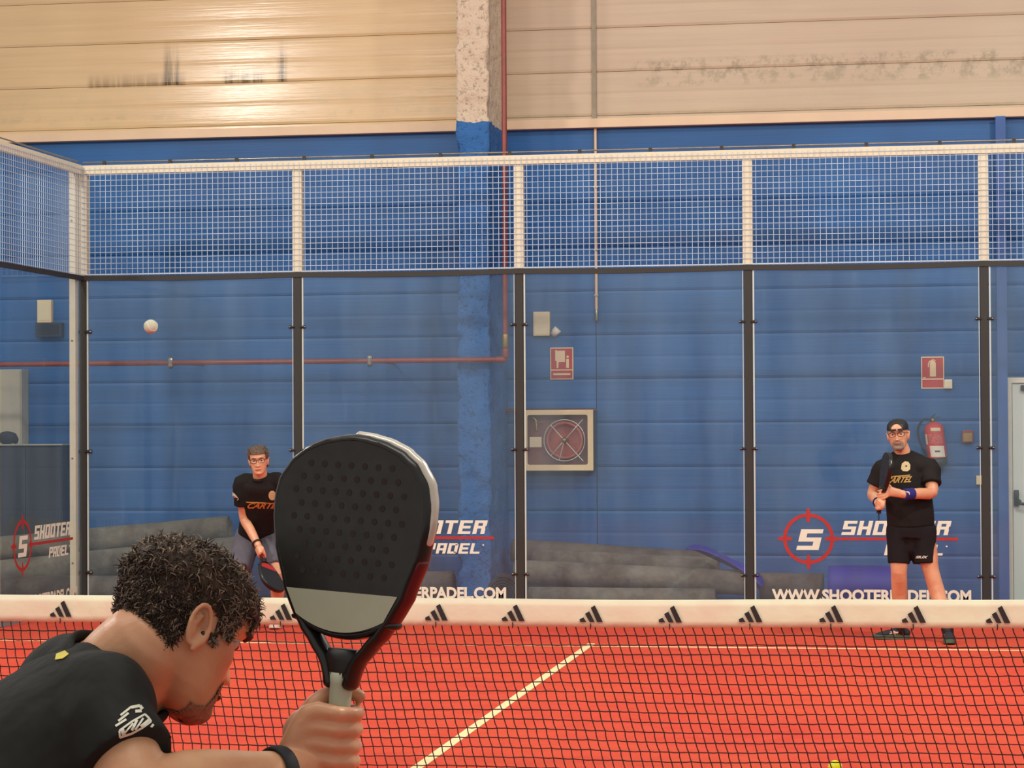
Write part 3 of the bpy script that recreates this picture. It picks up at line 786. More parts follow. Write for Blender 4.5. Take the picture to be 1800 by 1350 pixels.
p = at(14, 772, 11.5); bm = NB(); ellipsoid(bm, (p.x, 11.53, a.z + .075), (.12, .09, .075), n=20, m=12); ellipsoid(bm, (p.x + .07, 11.53, a.z + .055), (.06, .07, .05))
for v in bm.verts: v.co += v.co.normalized() * .012 * noise.noise(v.co * 22)
tag(link('bag', bm, M['rubber'], smooth=True), 'small dark bag lying on the storage cabinet at far left', 'bag')

# =================================================================== COURT ENCLOSURE
LOGO_VALS = None
def logo_mesh(pl, lo=0.0, mat_white=None):
    """panel-local coords: x 0..2 along the panel, z height -> glass sticker"""
    zc = at(1420, 947, 9.99).z; sc = 1 / 208.5; ox = 1314
    f = lambda px: (px - ox) * sc
    g = lambda py: zc - (py - 947) * sc
    w = NB(); block_text(w, 'S', f(1397), f(1446), g(967), g(930), pl)
    block_text(w, 'SHOOTER', f(1477), f(1671), g(940), g(915), pl)
    block_text(w, 'PADEL', f(1552), f(1659), g(976), g(957), pl)
    # registered dot
    prism(w, [(f(1662) + .008 * math.cos(i * PI / 4), g(960) + .008 * math.sin(i * PI / 4)) for i in range(8)], 0, .0012, fn=pl)
    add_text(w, 'WWW.SHOOTERPADEL.COM', f(1353), f(1704), g(1059), g(1037), lambda a, b: pl(a, 0, b), .042)
    r = NB(); cx = f(1419); R1, R0 = .217, .188
    n = 48
    for i in range(n):
        q, q2 = 2 * PI * i / n, 2 * PI * (i + 1) / n
        prism(r, [(cx + R1 * math.cos(q), zc + R1 * math.sin(q)), (cx + R1 * math.cos(q2), zc + R1 * math.sin(q2)), (cx + R0 * math.cos(q2), zc + R0 * math.sin(q2)), (cx + R0 * math.cos(q), zc + R0 * math.sin(q))], 0, .0012, fn=pl)
    for q in (0, PI / 2, PI, 3 * PI / 2):
        c, s = math.cos(q), math.sin(q)
        T = lambda a, b: (cx + a * c - b * s, zc + a * s + b * c)
        prism(r, [T(.14, -.01), T(.187, -.02), T(.187, .02), T(.14, .01)], 0, .0012, fn=pl)
        prism(r, [T(.218, -.02), T(.26, -.01), T(.26, .01), T(.218, .02)], 0, .0012, fn=pl)
    prism(r, [(cx + .262, zc + .012), (f(1682), zc + .012 + .0), (f(1682), zc - .012), (cx + .262, zc - .012)], 0, .0012, fn=pl)
    return w, r
GZ = 3.0
posx = [-5, -3, -1, 1, 3, 5]
panel_names = ['first glass panel right of the left corner post', 'glass panel behind the raised racket with white and red lettering', 'plain glass panel in front of the fire hose cabinet', 'glass panel behind the right player with crosshair logo and web address', 'rightmost glass panel in front of the pale door']
for i in range(5):
    x0, x1 = posx[i] + .042, posx[i + 1] - .042
    t = thing('glass_panel', panel_names[i], 'glass panel', ((x0 + x1) / 2, YG, 0), 'glass panels of the back wall')
    bm = NB(); box(bm, x0 + .012, x1 - .006, YG - .006, YG + .006, .002, GZ - .03); link('glass_sheet', bm, M['glass'], t)
    bm = NB(); box(bm, x0 - .002, x0 + .0115, YG - .0065, YG + .0065, .002, GZ - .03); link('polished_edge', bm, M['glass_edge'], t)
    bm = NB(); box(bm, x1 - .0055, x1 + .001, YG - .0065, YG + .0065, .002, GZ - .03); link('polished_edge', bm, M['glass_edge'], t)
    if i in (1, 3):
        pl = lambda a, d, b, X=posx[i]: Vector((X + a, YG - .0065 - d, b))
        wv, rv = logo_mesh(pl); link('white_lettering', wv, M['sticker'], t); link('red_emblem', rv, M['red'], t)
post_lab = ['black lower post of the left corner', 'dark post with glass clips beside the left player', 'dark post with glass clips left of the hose cabinet', 'dark post with glass clips in the middle of the right half', 'dark post with glass clips right of the extinguisher', 'dark post at the right corner of the court']
def posts():
    for i, x in enumerate(posx):
        t = thing('fence_post', post_lab[i], 'post', (x, YG + .04, 0), 'posts of the back glass wall')
        bm = NB(); box(bm, x - .034, x + .034, YG - .010, YG + .07, 0, GZ - .03, .004); link('post_shaft', bm, M['post_dark'], t)
        bm = NB(); box(bm, x - .043, x + .043, YG - .012, YG + .07, GZ + .01, 3.92, .004); link('upper_shaft', bm, M['post_cream'], t)
        bm = NB(); box(bm, x - .1, x + .1, YG - .02, YG + .12, -.02, .006, .003); link('base_plate', bm, M['metal'], t)
        for z in (2.52, 1.425, .335):
            if i in (0, 5): continue
            for s in (-1, 1):
                bm, b2 = NB(), NB(); tube(bm, [(x + s * .03, YG - .018, z), (x + s * .07, YG - .018, z)], [(.009, .006), (.015, .008)], 10, side=(0, 0, 1)); tube(b2, [(x + s * .068, YG - .03, z), (x + s * .068, YG - .012, z)], .009, 10, caps='flat')
                c = link('glass_clip', bm, M['black'], t, smooth=True); link('bolt', b2, M['metal'], c, smooth=True)
        if i == 0:
            for z in (2.5, 1.42, .33):
                bm = NB(); tube(bm, [(x + .028, YG - .018, z), (x + .085, YG - .018, z)], [(.011, .006), (.019, .008)], 10, side=(0, 0, 1)); c = link('glass_clip', bm, M['black'], t, smooth=True)
                b2 = NB(); tube(b2, [(x + .078, YG - .03, z), (x + .078, YG - .012, z)], .011, 10, caps='flat'); link('bolt', b2, M['metal'], c, smooth=True)
posts()
# rails
t = thing('bottom_rail', 'dark rail between the glass and the white wire mesh', 'rail', (0, YG, GZ))
bm = NB(); n = 50
for i in range(5):
    for s in range(10):
        a = posx[i] + 2 * s / 10; b = a + .2
        za = -.012 * math.sin(PI * s / 10); zb = -.012 * math.sin(PI * (s + 1) / 10)
        vs = box(bm, a, b, YG - .022, YG + .02, GZ - .035, GZ + .008)
        for v in vs: v.co.z += za if v.co.x < (a + b) / 2 else zb
link('rail', bm, M['post_dark'], t)
t = thing('top_rail', 'cream steel rail along the top of the back mesh fence', 'rail', (0, YG, 4))
bm = NB(); box(bm, -5.04, 5.04, YG - .012, YG + .06, 3.925, 4.005, .004); link('rail', bm, M['post_cream'], t)
bm = NB(); tube(bm, [(-5, YG + .02, 4.035), (5, YG + .02, 4.035)], .007, 8); link('cable', bm, M['metal'], t, smooth=True)
bm = NB()
for i in range(16): x = -4.8 + i * .62; box(bm, x - .015, x + .015, YG + .01, YG + .03, 4.003, 4.045)
link('cable_clips', bm, M['post_dark'], t, kind='stuff')

mesh_lab = ['white wire mesh panel nearest the left corner', 'white wire mesh panel in front of the blue column', 'white wire mesh panel crossed by the thin conduit', 'white wire mesh panel above the extinguisher sign', 'white wire mesh panel at the right edge']
def wires(x0, x1, z0, z1, fn):
    bm = NB(); w2 = .0019
    def bar(a, b, ax):
        if ax == 'z': q = [(a[0] - w2, -w2, a[1]), (a[0] + w2, -w2, a[1]), (a[0] + w2, w2, a[1]), (a[0] - w2, w2, a[1])]; q2 = [(p[0], p[1], b[1]) for p in q]
        else: q = [(a[0], .0045 - w2, a[1] - w2), (a[0], .0045 + w2, a[1] - w2), (a[0], .0045 + w2, a[1] + w2), (a[0], .0045 - w2, a[1] + w2)]; q2 = [(b[0], p[1], p[2] + b[1] - a[1]) for p in q]
        A = [bm.verts.new(fn(*p)) for p in q]; B = [bm.verts.new(fn(*p)) for p in q2]
        for i in range(4): bm.faces.new((A[i], A[(i + 1) % 4], B[(i + 1) % 4], B[i]))
    x = x0 + .025
    while x < x1: bar((x, z0), (x, z1), 'z'); x += .05
    z = z0 + .01
    while z < z1: bar((x0, z), (x1, z), 'x'); z += .05
    return bm
for i in range(5):
    x0, x1 = posx[i] + .04, posx[i + 1] - .04
    t = thing('mesh_panel', mesh_lab[i], 'mesh panel', ((x0 + x1) / 2, YG, GZ), 'mesh panels above the back glass')
    link('wire_grid', wires(posx[i] + .0, posx[i + 1] - .0, GZ + .005, 3.985, lambda a, b, c: Vector((a, YG - .018 - b, c))), M['wire'], t, kind='stuff')
    bm = NB(); box(bm, x0, x1, YG - .012, YG - .006, GZ + .009, GZ + .022); link('mesh_edge', bm, M['wire'], t)
# side wall
XS = -5.0
for i, (ya, yb) in enumerate(((8, 10), (6, 8))):
    t = thing('side_glass_panel', ['side glass panel beside the left corner with faint crosshair logo', 'second side glass panel nearer the net on the left'][i], 'glass panel', (XS, (ya + yb) / 2, 0))
    bm = NB(); box(bm, XS - .006, XS + .006, ya + .03, yb - .06, .002, GZ - .03); link('glass_sheet', bm, M['glass'], t)
    if i == 0:
        pl = lambda a, d, b: Vector((XS + .0065 + d, 8.0 + a * .97, b))
        wv, rv = logo_mesh(pl); link('white_lettering', wv, M['sticker'], t); link('red_emblem', rv, M['red'], t)
    t = thing('side_mesh_panel', ['white wire mesh panel above the side glass by the corner', 'second side mesh panel nearer the net on the left'][i], 'mesh panel', (XS, (ya + yb) / 2, GZ))
    link('wire_grid', wires(ya, yb, GZ + .005, 3.985, lambda a, b, c: Vector((XS + .018 + b, a, c))), M['wire'], t, kind='stuff')
t = thing('side_top_rail', 'cream top rail of the left side fence', 'rail', (XS, 8, 3.92))
bm = NB(); box(bm, XS - .05, XS + .012, 6, 9.95, 3.925, 4.005, .004); link('upper_rail', bm, M['post_cream'], t)
bm = NB(); tube(bm, [(XS - .02, 6, 4.035), (XS - .02, 9.95, 4.035)], .007, 8); link('cable', bm, M['metal'], t, smooth=True)
t = thing('side_lower_rail', 'dark rail between the side glass and side mesh at left', 'rail', (XS, 8, GZ))
bm = NB(); box(bm, XS - .02, XS + .016, 6, 9.97, GZ - .035, GZ + .008); link('lower_rail', bm, M['post_dark'], t)
t = thing('corner_post', 'wide cream post of the side wall at the left corner', 'post', (XS - .07, 9.9, 0))
bm = NB(); box(bm, XS - .088, XS - .03, 9.89, 9.96, 0, 4.0, .005); link('post_shaft', bm, M['post_cream'], t)
for z in (2.42, 1.36, .42, 3.5):
    bm = NB(); tube(bm, [(XS - .06, 9.882, z), (XS - .06, 9.894, z)], .008, 8, caps='flat'); link('bolt', bm, M['metal'], t, smooth=True)
bm = NB(); box(bm, XS - .14, XS - .02, 9.86, 9.98, -.02, .004); link('base_plate', bm, M['metal'], t)
t = thing('side_post', 'cream post of the left side wall nearer the net', 'post', (XS - .03, 8, 0))
bm = NB(); box(bm, XS - .075, XS - .008, 7.97, 8.03, 0, 4.0, .005); link('post_shaft', bm, M['post_cream'], t)
bm = NB(); box(bm, XS - .12, XS - .006, 7.9, 8.1, -.02, .004); link('base_plate', bm, M['metal'], t)

# =================================================================== NET
def nettop(x): return .872 + .0018 * x * x + .002 * math.sin(x * 4.1)
net = thing('court_net', 'black court net under a cream band with repeated three stripe logos', 'net', (0, 0, 0))
def build_net():
    BH = .122
    bm = NB(); N = 240; rows = []
    for i in range(N + 1):
        x = -4.95 + 9.9 * i / N; zt = nettop(x); r_ = []
        for j, (yy, f) in enumerate(((-.012, 1), (-.0135, .75), (-.013, .5), (-.0135, .25), (-.012, 0))):
            wv = .003 * noise.noise(Vector((x * 3, j * .8, 0))) + .004 * noise.noise(Vector((x * 1.2, j * .3, 5)))
            r_.append(bm.verts.new((x, yy + wv, zt - BH * (1 - f) + (.0025 * noise.noise(Vector((x * 4, 1, 1))) if f in (0,) else 0))))
        for j, (yy, f) in enumerate(((.012, 0), (.0135, .5), (.012, 1))):
            r_.append(bm.verts.new((x, yy, zt - BH * (1 - f))))
        rows.append(r_)
    for i in range(N):
        for j in range(8): bm.faces.new((rows[i][j], rows[i + 1][j], rows[i + 1][(j + 1) % 8], rows[i][(j + 1) % 8]))
    bmesh.ops.recalc_face_normals(bm, faces=bm.faces)
    bo = link('net_band', bm, M['band'], net, smooth=True)
    # logos on the band
    pxs = [105, 233, 362, 492, 628, 765, 900, 1037, 1176, 1317, 1459, 1604, 1752, 1903]
    for px in pxs:
        c = at(px, 1066, -.02); z0 = nettop(c.x) - .098; sx = .047
        bm = NB()
        F = lambda a, d, b, cx=c.x, z0=z0: Vector((cx + a, -.0215 - d, z0 + b))
        h = .078
        prism(bm, [(-.047, .012), (-.029, .0215), (-.0165, 0), (-.044, 0)], 0, .001, fn=F)
        prism(bm, [(-.022, .037), (-.003, .0485), (.021, 0), (-.001, 0)], 0, .001, fn=F)
        prism(bm, [(.004, .064), (.022, .075), (.058, 0), (.032, 0)], 0, .001, fn=F)
        link('stripe_logo', bm, M['black'], net)
        bm = NB(); tube(bm, [(c.x + .002, -.021, z0 - .008), (c.x + .003, -.022, z0 - .02), (c.x + .001, -.02, z0 - .03)], .0025, 6); link('tie', bm, M['twine'], net)
    # twine
    bm = NB(); cell = .0435; R_ = .0026
    nrow = int(.78 / .0425); ncol = int(9.9 / cell)
    def lean(x): return .22 + .05 * noise.noise(Vector((x * .6, 3, 0))) + .04 * x
    nodes = []
    for i in range(-10, ncol + 1):
        col = []; x = -4.95 + i * cell
        for j in range(nrow + 1):
            d = j * .0425
            xx_ = x + lean(x) * d + .012 * d * math.sin(x * 2.3) + .0035 * noise.noise(Vector((i * .9, j * .8, 2))) + (.0012 if j % 2 else -.0012)
            zz_ = nettop(x) - BH + .004 - d - .004 * math.sin(x * 3 + j * .3) * (j > 0) + .003 * noise.noise(Vector((i * .7, j * .9, 7)))
            yy_ = .01 * noise.noise(Vector((x * .8, d * 2, 4)))
            col.append(Vector((xx_, yy_, max(.012, zz_))))
        nodes.append(col)
    def seg(a, b, bend):
        m_ = (a + b) / 2 + bend
        for p, q in ((a, m_), (m_, b)):
            d = (q - p).normalized(); s = d.cross(Vector((0, 1, 0)))
            if s.length < .01: continue
            s.normalize(); t_ = Vector((0, 1, 0))
            A = [bm.verts.new(p + v) for v in (s * R_, t_ * R_, -s * R_, -t_ * R_)]; B = [bm.verts.new(q + v) for v in (s * R_, t_ * R_, -s * R_, -t_ * R_)]
            for k_ in range(4): bm.faces.new((A[k_], A[(k_ + 1) % 4], B[(k_ + 1) % 4], B[k_]))
    for i, col in enumerate(nodes):
        for j in range(nrow):
            if -4.95 < col[j].x < 4.95: seg(col[j], col[j + 1], Vector((-.0024 if (i + j) % 3 else -.001, 0, 0)))
        if i + 1 < len(nodes):
            for j in range(1, nrow + 1):
                if -4.95 < col[j].x < 4.95: seg(col[j], nodes[i + 1][j], Vector((0, 0, -.0016 if (i + j) % 2 else -.0004)))
        for j in range(1, nrow + 1):
            if -4.95 < col[j].x < 4.95:
                c = col[j]; r = .0052
                vs = [bm.verts.new(c + Vector(v) * r) for v in ((1, 0, 0), (0, 0, 1), (-1, 0, 0), (0, 0, -1), (0, 1, 0), (0, -1, 0))]
                for k_ in range(4):
                    bm.faces.new((vs[k_], vs[(k_ + 1) % 4], vs[4])); bm.faces.new((vs[(k_ + 1) % 4], vs[k_], vs[5]))
    link('net_twine', bm, M['twine'], net, kind='stuff')
    for s in (-1, 1):
        bm = NB(); tube(bm, [(s * 5.0, 0, 0), (s * 5.0, 0, .96)], .04, 16, caps='flat'); po = link('net_post', bm, M['post_dark'], net, smooth=True)
build_net()

def ball(name, label, c, m):
    t = thing(name, label, 'ball', c)
    bm = NB(); ellipsoid(bm, c, (.0325, .0325, .0325), n=32, m=20); link('felt', bm, m, t, smooth=True)
    bm = NB(); pts = []
    for i in range(48):
        q = 2 * PI * i / 48; a, b = .44, .0; 
        v = Vector((math.cos(q) + .35 * math.cos(3 * q) * .4, math.sin(q) - .35 * math.sin(3 * q) * .4, .75 * math.sin(2 * q))).normalized() * .0325
        pts.append(Vector(c) + v)
    tube(bm, pts, .0011, 5, closed=True); link('seam', bm, M['seam'], t)
    return t
p = onfloor(1468, 1361); ball('padel_ball', 'bright yellow ball on the red turf at the bottom edge', (p.x, p.y, .0335), M['ballyellow'])
p = at(265, 574, 0.1); ball('padel_ball', 'pale padel ball in flight in front of the left back glass', p, M['ballpale'])

# =================================================================== PEOPLE
def lerp(tab, z):
    if z <= tab[0][0]: return tab[0][1:]
    for a, b in zip(tab, tab[1:]):
        if z <= b[0]:
            t = (z - a[0]) / (b[0] - a[0]); t = t * t * (3 - 2 * t) * .4 + t * .6
            return tuple(p + (q - p) * t for p, q in zip(a[1:], b[1:]))
    return tab[-1][1:]
HEADTAB = [(-.120, .004, .072, .062), (-.117, .024, .086, .040), (-.108, .036, .095, .018), (-.093, .046, .098, -.004), (-.075, .055, .095, -.030), (-.050, .062, .094, -.058),
           (-.020, .068, .091, -.078), (.0, .071, .090, -.088), (.025, .0725, .087, -.096), (.048, .0735, .094, -.101), (.070, .0735, .090, -.101),
           (.090, .069, .077, -.093), (.106, .058, .056, -.074), (.118, .040, .032, -.046), (.124, .020, .010, -.022), (.126, .003, -.004, -.010)]
def G(x, s): return math.exp(-(x / s) ** 2)
def head_pt(th, z, off=0.0, nose=1.0):
    w_, f, b = lerp(HEADTAB, z)
    cy, hy = (f + b) / 2, (f - b) / 2
    c, s = math.cos(th), math.sin(th); e = .88
    x = (w_ + off) * math.copysign(abs(c) ** e, c); y = cy + (hy + off) * math.copysign(abs(s) ** e, s)
    if s > 0:
        front = s ** 2
        n_ = G(x, .0125 + .006 * G(z + .024, .012)) * max(0, 1 if -.026 < z < .03 else 0)
        ridge = 0
        if -.034 < z < .036: 
            t = (.036 - z) / .060
            ridge = .026 * min(1, max(0, t)) ** 1.1 if z > -.024 else .026 * max(0, (z + .034) / .010)
        y += nose * ridge * G(x, .011 + .007 * G(z + .022, .012))
        y -= .010 * G(abs(x) - .032, .015) * G(z - .026, .011) * front
        y += .005 * G(abs(x) - .028, .022) * G(z - .046, .008)
        y += .005 * G(x, .026) * G(z + .052, .006) + .006 * G(x, .024) * G(z + .066, .006) - .003 * G(x, .03) * G(z + .059, .003)
        y += .006 * G(x, .022) * G(z + .098, .012)
        y += .004 * G(abs(x) - .045, .016) * G(z - .0, .016)
    return Vector((x, y, z * (.83 if z < 0 else 1) + (off if z > .1 else 0) * (z - .1) / .026))
def head_mesh(bm, T, n=64, m=72):
    rows = []
    for j in range(m + 1):
        z = -.120 + .246 * j / m
        rows.append([bm.verts.new(T(head_pt(2 * PI * i / n, z))) for i in range(n)])
    for j in range(m):
        for i in range(n): bm.faces.new((rows[j][i], rows[j][(i + 1) % n], rows[j + 1][(i + 1) % n], rows[j + 1][i]))
    bm.faces.new(rows[0][::-1]); bm.faces.new(rows[-1])
def ears(bm, T):
    for s in (-1, 1):
        c = Vector((s * .074, -.006, .002))
        pts = []
        for q in range(-60, 250, 20):
            a = math.radians(q); rr = .030 if q > 0 else .026
            pts.append(T(c + Vector((s * (.008 + .005 * math.sin(a)), -.004 + .0165 * math.cos(a) - .006 * math.sin(a), rr * math.sin(a)))))
        tube(bm, pts, .0042, 8)
        tube(bm, [T(c + Vector((-s * .012, .012, .010))), T(c + Vector((s * .001, -.010, .004))), T(c + Vector((-s * .001, -.003, -.018)))], [(.004, .011), (.003, .014), (.003, .007)], 8, k=2)
        tube(bm, [T(c + Vector((s * .002, .007, -.010))), T(c + Vector((s * .004, .006, -.024))), T(c + Vector((s * .004, .003, -.032)))], [.005, .006, .005], 8)
        tube(bm, [T(c + Vector((s * .0, .014, -.004))), T(c + Vector((s * .004, .010, -.002)))], .0045, 6)
        tube(bm, [T(c + Vector((s * .004, -.004, .018))), T(c + Vector((s * .007, -.010, .002))), T(c + Vector((s * .005, -.006, -.012)))], .003, 6, k=2)
def patch(T, cond, off, thick, m, name, parent, n=96, k=96, smooth=True, jitter=0.0):
    bm = NB(); rows = []
    for j in range(k + 1):
        z = -.120 + .246 * j / k; r_ = []
        for i in range(n):
            p = head_pt(2 * PI * i / n, z)
            r_.append(p)
        rows.append(r_)
    V = {}
    def gv(j, i):
        i %= n
        if (j, i) not in V:
            p = rows[j][i]; a = rows[j][(i + 1) % n] - rows[j][i - 1]; b = rows[min(k, j + 1)][i] - rows[max(0, j - 1)][i]
            nn = a.cross(b); nn = nn.normalized() if nn.length > 1e-9 else Vector((0, 0, 1))
            o = off + (jitter * noise.noise(p * 55) if jitter else 0) + (off_fn(p) if callable(off_fn) else 0)
            V[(j, i)] = bm.verts.new(T(p + nn * o))
        return V[(j, i)]
    for j in range(k):
        for i in range(n):
            c = (rows[j][i] + rows[j + 1][(i + 1) % n]) / 2
            if cond(c): bm.faces.new((gv(j, i), gv(j, i + 1), gv(j + 1, i + 1), gv(j + 1, i)))
    if cond(Vector((0, 0, .126))) and k: 
        try: bm.faces.new([gv(k, i) for i in range(n)])
        except ValueError: pass
    bmesh.ops.recalc_face_normals(bm, faces=bm.faces)
    if thick: bmesh.ops.solidify(bm, geom=list(bm.faces), thickness=thick)
    return link(name, bm, m, parent, smooth=smooth)
off_fn = None
def grip_hand(bm, C0, a, b, wrist, s=1.0, hr=.017, thumb=True, side=1):
    """hand closed round a handle: C0 centre of the grip, a along the handle (towards the index finger), b from handle to back of hand"""
    a = a.normalized(); b = (b - a * b.dot(a)).normalized(); c = a.cross(b).normalized() * side
    fr = .0088 * s; R_ = hr + fr
    P = lambda u, v, w_: C0 + a * u + b * v + c * w_
    # palm and back of the hand
    for k_, (u, l) in enumerate(((.031, 1.0), (.010, 1.02), (-.011, .99), (-.031, .94))):
        u *= s
        tube(bm, [wrist * .55 + P(u * .55, .008, -.055) * .45, P(u * .9, R_ + .006 * s, -.030 * s), P(u, R_ + .005 * s, .006 * s)], [.016 * s, .0145 * s, .0105 * s], 12, k=3)
        # knuckle then wrap
        L_ = [.92, 1.0, .95, .84][k_]
        pts = [P(u, R_ + .004 * s, .004 * s)]
        for ang in (62, 30, -10, -50, -95, -135, -175 * 1.0):
            q = math.radians(ang if ang > -170 else -135 - 40 * L_); rr = R_ * (1.10 if ang in (30, -50) else 1.0)
            pts.append(P(u * 1.0, rr * math.sin(q), rr * math.cos(q)))
        tube(bm, pts, [.0102 * s, .0100 * s, .0098 * s, .0090 * s, .0092 * s, .0084 * s, .0080 * s, .0074 * s], 12, k=2)
    ellipsoid(bm, P(0, .016 * s, -.034 * s), (.036 * s, .036 * s, .018 * s), Matrix((a, c, b)).transposed())
    if thumb:
        tube(bm, [P(.012 * s, .008 * s, -.045 * s), P(.035 * s, .0, -.036 * s), P(.052 * s, -R_ * .6, -.020 * s), P(.056 * s, -R_ * 1.05, .002), P(.052 * s, -R_ * .95, .020 * s)], [.0155 * s, .0135 * s, .0108 * s, .0102 * s, .0082 * s], 12, k=3)
def racket(T, parent, band=None, holes=True, strap=True, edge=True):
    """T maps local (across, thickness, along) -> world; 0 = butt, .455 = tip"""
    tab = [(.118, .0165), (.135, .020), (.15, .028), (.17, .046), (.193, .068), (.22, .088), (.244, .102), (.30, .122), (.345, .130), (.37, .1305), (.395, .125), (.42, .107), (.437, .083), (.448, .055), (.4545, .022)]
    def hw(z): return lerp([(q, v) for q, v in tab], z)[0]
    zs = [.118 + (.4545 - .118) * (1 - (1 - i / 44) ** 1.6) for i in range(45)]
    right = [(hw(z), z) for z in zs]; left = [(-x, z) for x, z in reversed(right)]
    outline = right + [(0, .4565)] + left
    S = T(1, 0, 0) - T(0, 0, 0); Nn = T(0, 1, 0) - T(0, 0, 0)
    fr = NB(); pts = [T(x * .96, 0, z - .004 if z > .3 else z) for x, z in outline]
    tube(fr, pts, [(.0175, .0085)] * len(pts), 12, side=Nn); link('frame', fr, M['blackgloss'], parent, smooth=True)
    # face
    br = lambda x: .207 - .020 * (1 - (x / .075) ** 2 if abs(x) < .075 else 0)
    bm = NB(); rows = []; NX = 24
    for i in range(33):
        t = i / 32; r_ = []
        for j in range(NX + 1):
            u = -1 + 2 * j / NX
            z = .19 + (.450 - .19) * t
            x = u * hw(z) * .95
            zb = br(x); z2 = zb + (.450 - zb) * t; x = u * hw(z2) * .95
            r_.append((x, z2))
        rows.append(r_)
    for sgn in (-1, 1):
        Vv = [[bm.verts.new(T(x, sgn * .0165, z)) for x, z in r_] for r_ in rows]
        for i in range(32):
            for j in range(NX): bm.faces.new((Vv[i][j], Vv[i][j + 1], Vv[i + 1][j + 1], Vv[i + 1][j]) if sgn > 0 else (Vv[i][j], Vv[i + 1][j], Vv[i + 1][j + 1], Vv[i][j + 1]))
        if sgn < 0: V0 = Vv
        else:
            for j in range(NX):
                bm.faces.new((V0[0][j], V0[0][j + 1], Vv[0][j + 1], Vv[0][j])); bm.faces.new((V0[-1][j], Vv[-1][j], Vv[-1][j + 1], V0[-1][j + 1]))
    link('hitting_face', bm, M['carbon'], parent, smooth=False)
    if band:
        bm = NB()
        for sgn in (-1, 1):
            N_ = 20; A = []; B = []
            for j in range(N_ + 1):
                u = -1 + 2 * j / N_; A.append(bm.verts.new(T(u * hw(.243) * .93, sgn * .0172, .243 + .001 * u))); x = u * hw(.212) * .9; B.append(bm.verts.new(T(x, sgn * .0172, max(br(x) + .001, .186 + .0 * u))))
            for j in range(N_): bm.faces.new((A[j], A[j + 1], B[j + 1], B[j]))
        o = link('face_band', bm, band, parent); o.modifiers.new('s', 'SOLIDIFY').thickness = .0006
    if holes:
        bm = NB()
        for r_ in range(9):
            for q in range(-4, 5):
                x = q * .023 + (.0115 if r_ % 2 else 0); z = .268 + r_ * .0185
                if abs(x) > hw(z) - .032 or z > .425: continue
                for sgn in (-1, 1):
                    vs = [bm.verts.new(T(x + .0048 * math.cos(k_ * PI / 5), sgn * .0169, z + .0048 * math.sin(k_ * PI / 5))) for k_ in range(10)]
                    bm.faces.new(vs if sgn < 0 else vs[::-1])
        link('holes', bm, M['rolldark'], parent, kind='stuff')
    # bridge below the face
    bm = NB(); tube(bm, [T(x, 0, br(x) - .003) for x in [(-.082 + .164 * i / 16) for i in range(17)]], [(.016, .0065)] * 17, 10, side=Nn); link('throat_bridge', bm, M['blackgloss'], parent, smooth=True)
    bm = NB(); tube(bm, [T(0, 0, .165), T(0, 0, .15), T(0, 0, .135), T(0, 0, .126)], [(.017, .024), (.0175, .030), (.0175, .022), (.0165, .0185)], 16, side=Nn, caps='flat'); link('neck', bm, M['black'], parent, smooth=True)
    bm = NB(); tube(bm, [T(0, 0, .004), T(0, 0, .05), T(0, 0, .118), T(0, 0, .133)], [(.0165, .0145), (.0165, .0145), (.0172, .0155), (.0185, .0175)], 10, side=Nn, caps='flat'); link('grip', bm, band or M['rubber'], parent, smooth=True)
    bm = NB(); tube(bm, [T(0, 0, -.004), T(0, 0, .006)], [(.019, .0175), (.018, .0165)], 12, side=Nn, caps='flat'); link('butt_cap', bm, M['black'], parent, smooth=True)
    if edge:
        bm = NB(); sel = [(x, z) for x, z in outline if z > .315 and x > -.02]
        tube(bm, [T(x * .985 + (.003 if x > 0 else 0), 0, z + .002) for x, z in sel], [(.0085, .0060)] * len(sel), 10, side=Nn); link('edge_highlight_guard', bm, M['silver'], parent, smooth=True)  # silver guard strip; the frame's right edge highlight is put into its colour
        bm = NB(); sel = [(x, z) for x, z in outline if .17 < z < .30 and x > 0]
        tube(bm, [T(x * .982 + .001, 0, z) for x, z in sel], [(.0145, .0072)] * len(sel), 10, side=Nn); link('edge_trim', bm, M['darkred'], parent, smooth=True)
    if strap:
        bm = NB(); tube(bm, [T(0, 0, 0), T(.012, .006, -.03), T(.0, .01, -.06), T(-.014, .004, -.035), T(0, 0, 0)], .0025, 6, k=4); link('wrist_cord', bm, M['rubber'], parent, smooth=True)
def drape(bm, trees, origin_fn, off=.002, maxd=60):
    """push every vertex along its viewing line from a point onto the clothing"""
    for v in bm.verts:
        o, d = origin_fn(v.co); best = None
        for tr in trees:
            h = tr.ray_cast(o, d)
            if h[0] is not None and (best is None or h[3] < best): best = h[3]
        if best is not None: v.co = o + d * (best - off)
def bvh(me):
    bm = NB(); bm.from_mesh(me); t = BVHTree.FromBMesh(bm); bm.free(); return t
def decal(name, bm, m, parent, me, off=.003, thick=.0012):
    tr = bvh(me)
    bmesh.ops.subdivide_edges(bm, edges=[e for e in bm.edges if e.calc_length() > .02], cuts=2)
    drape(bm, [tr], lambda p: (p - (p - CAM).normalized() * .5, (p - CAM).normalized()), off)
    o = link(name, bm, m, parent); s = o.modifiers.new('s', 'SOLIDIFY'); s.thickness = thick; s.offset = 1; return o
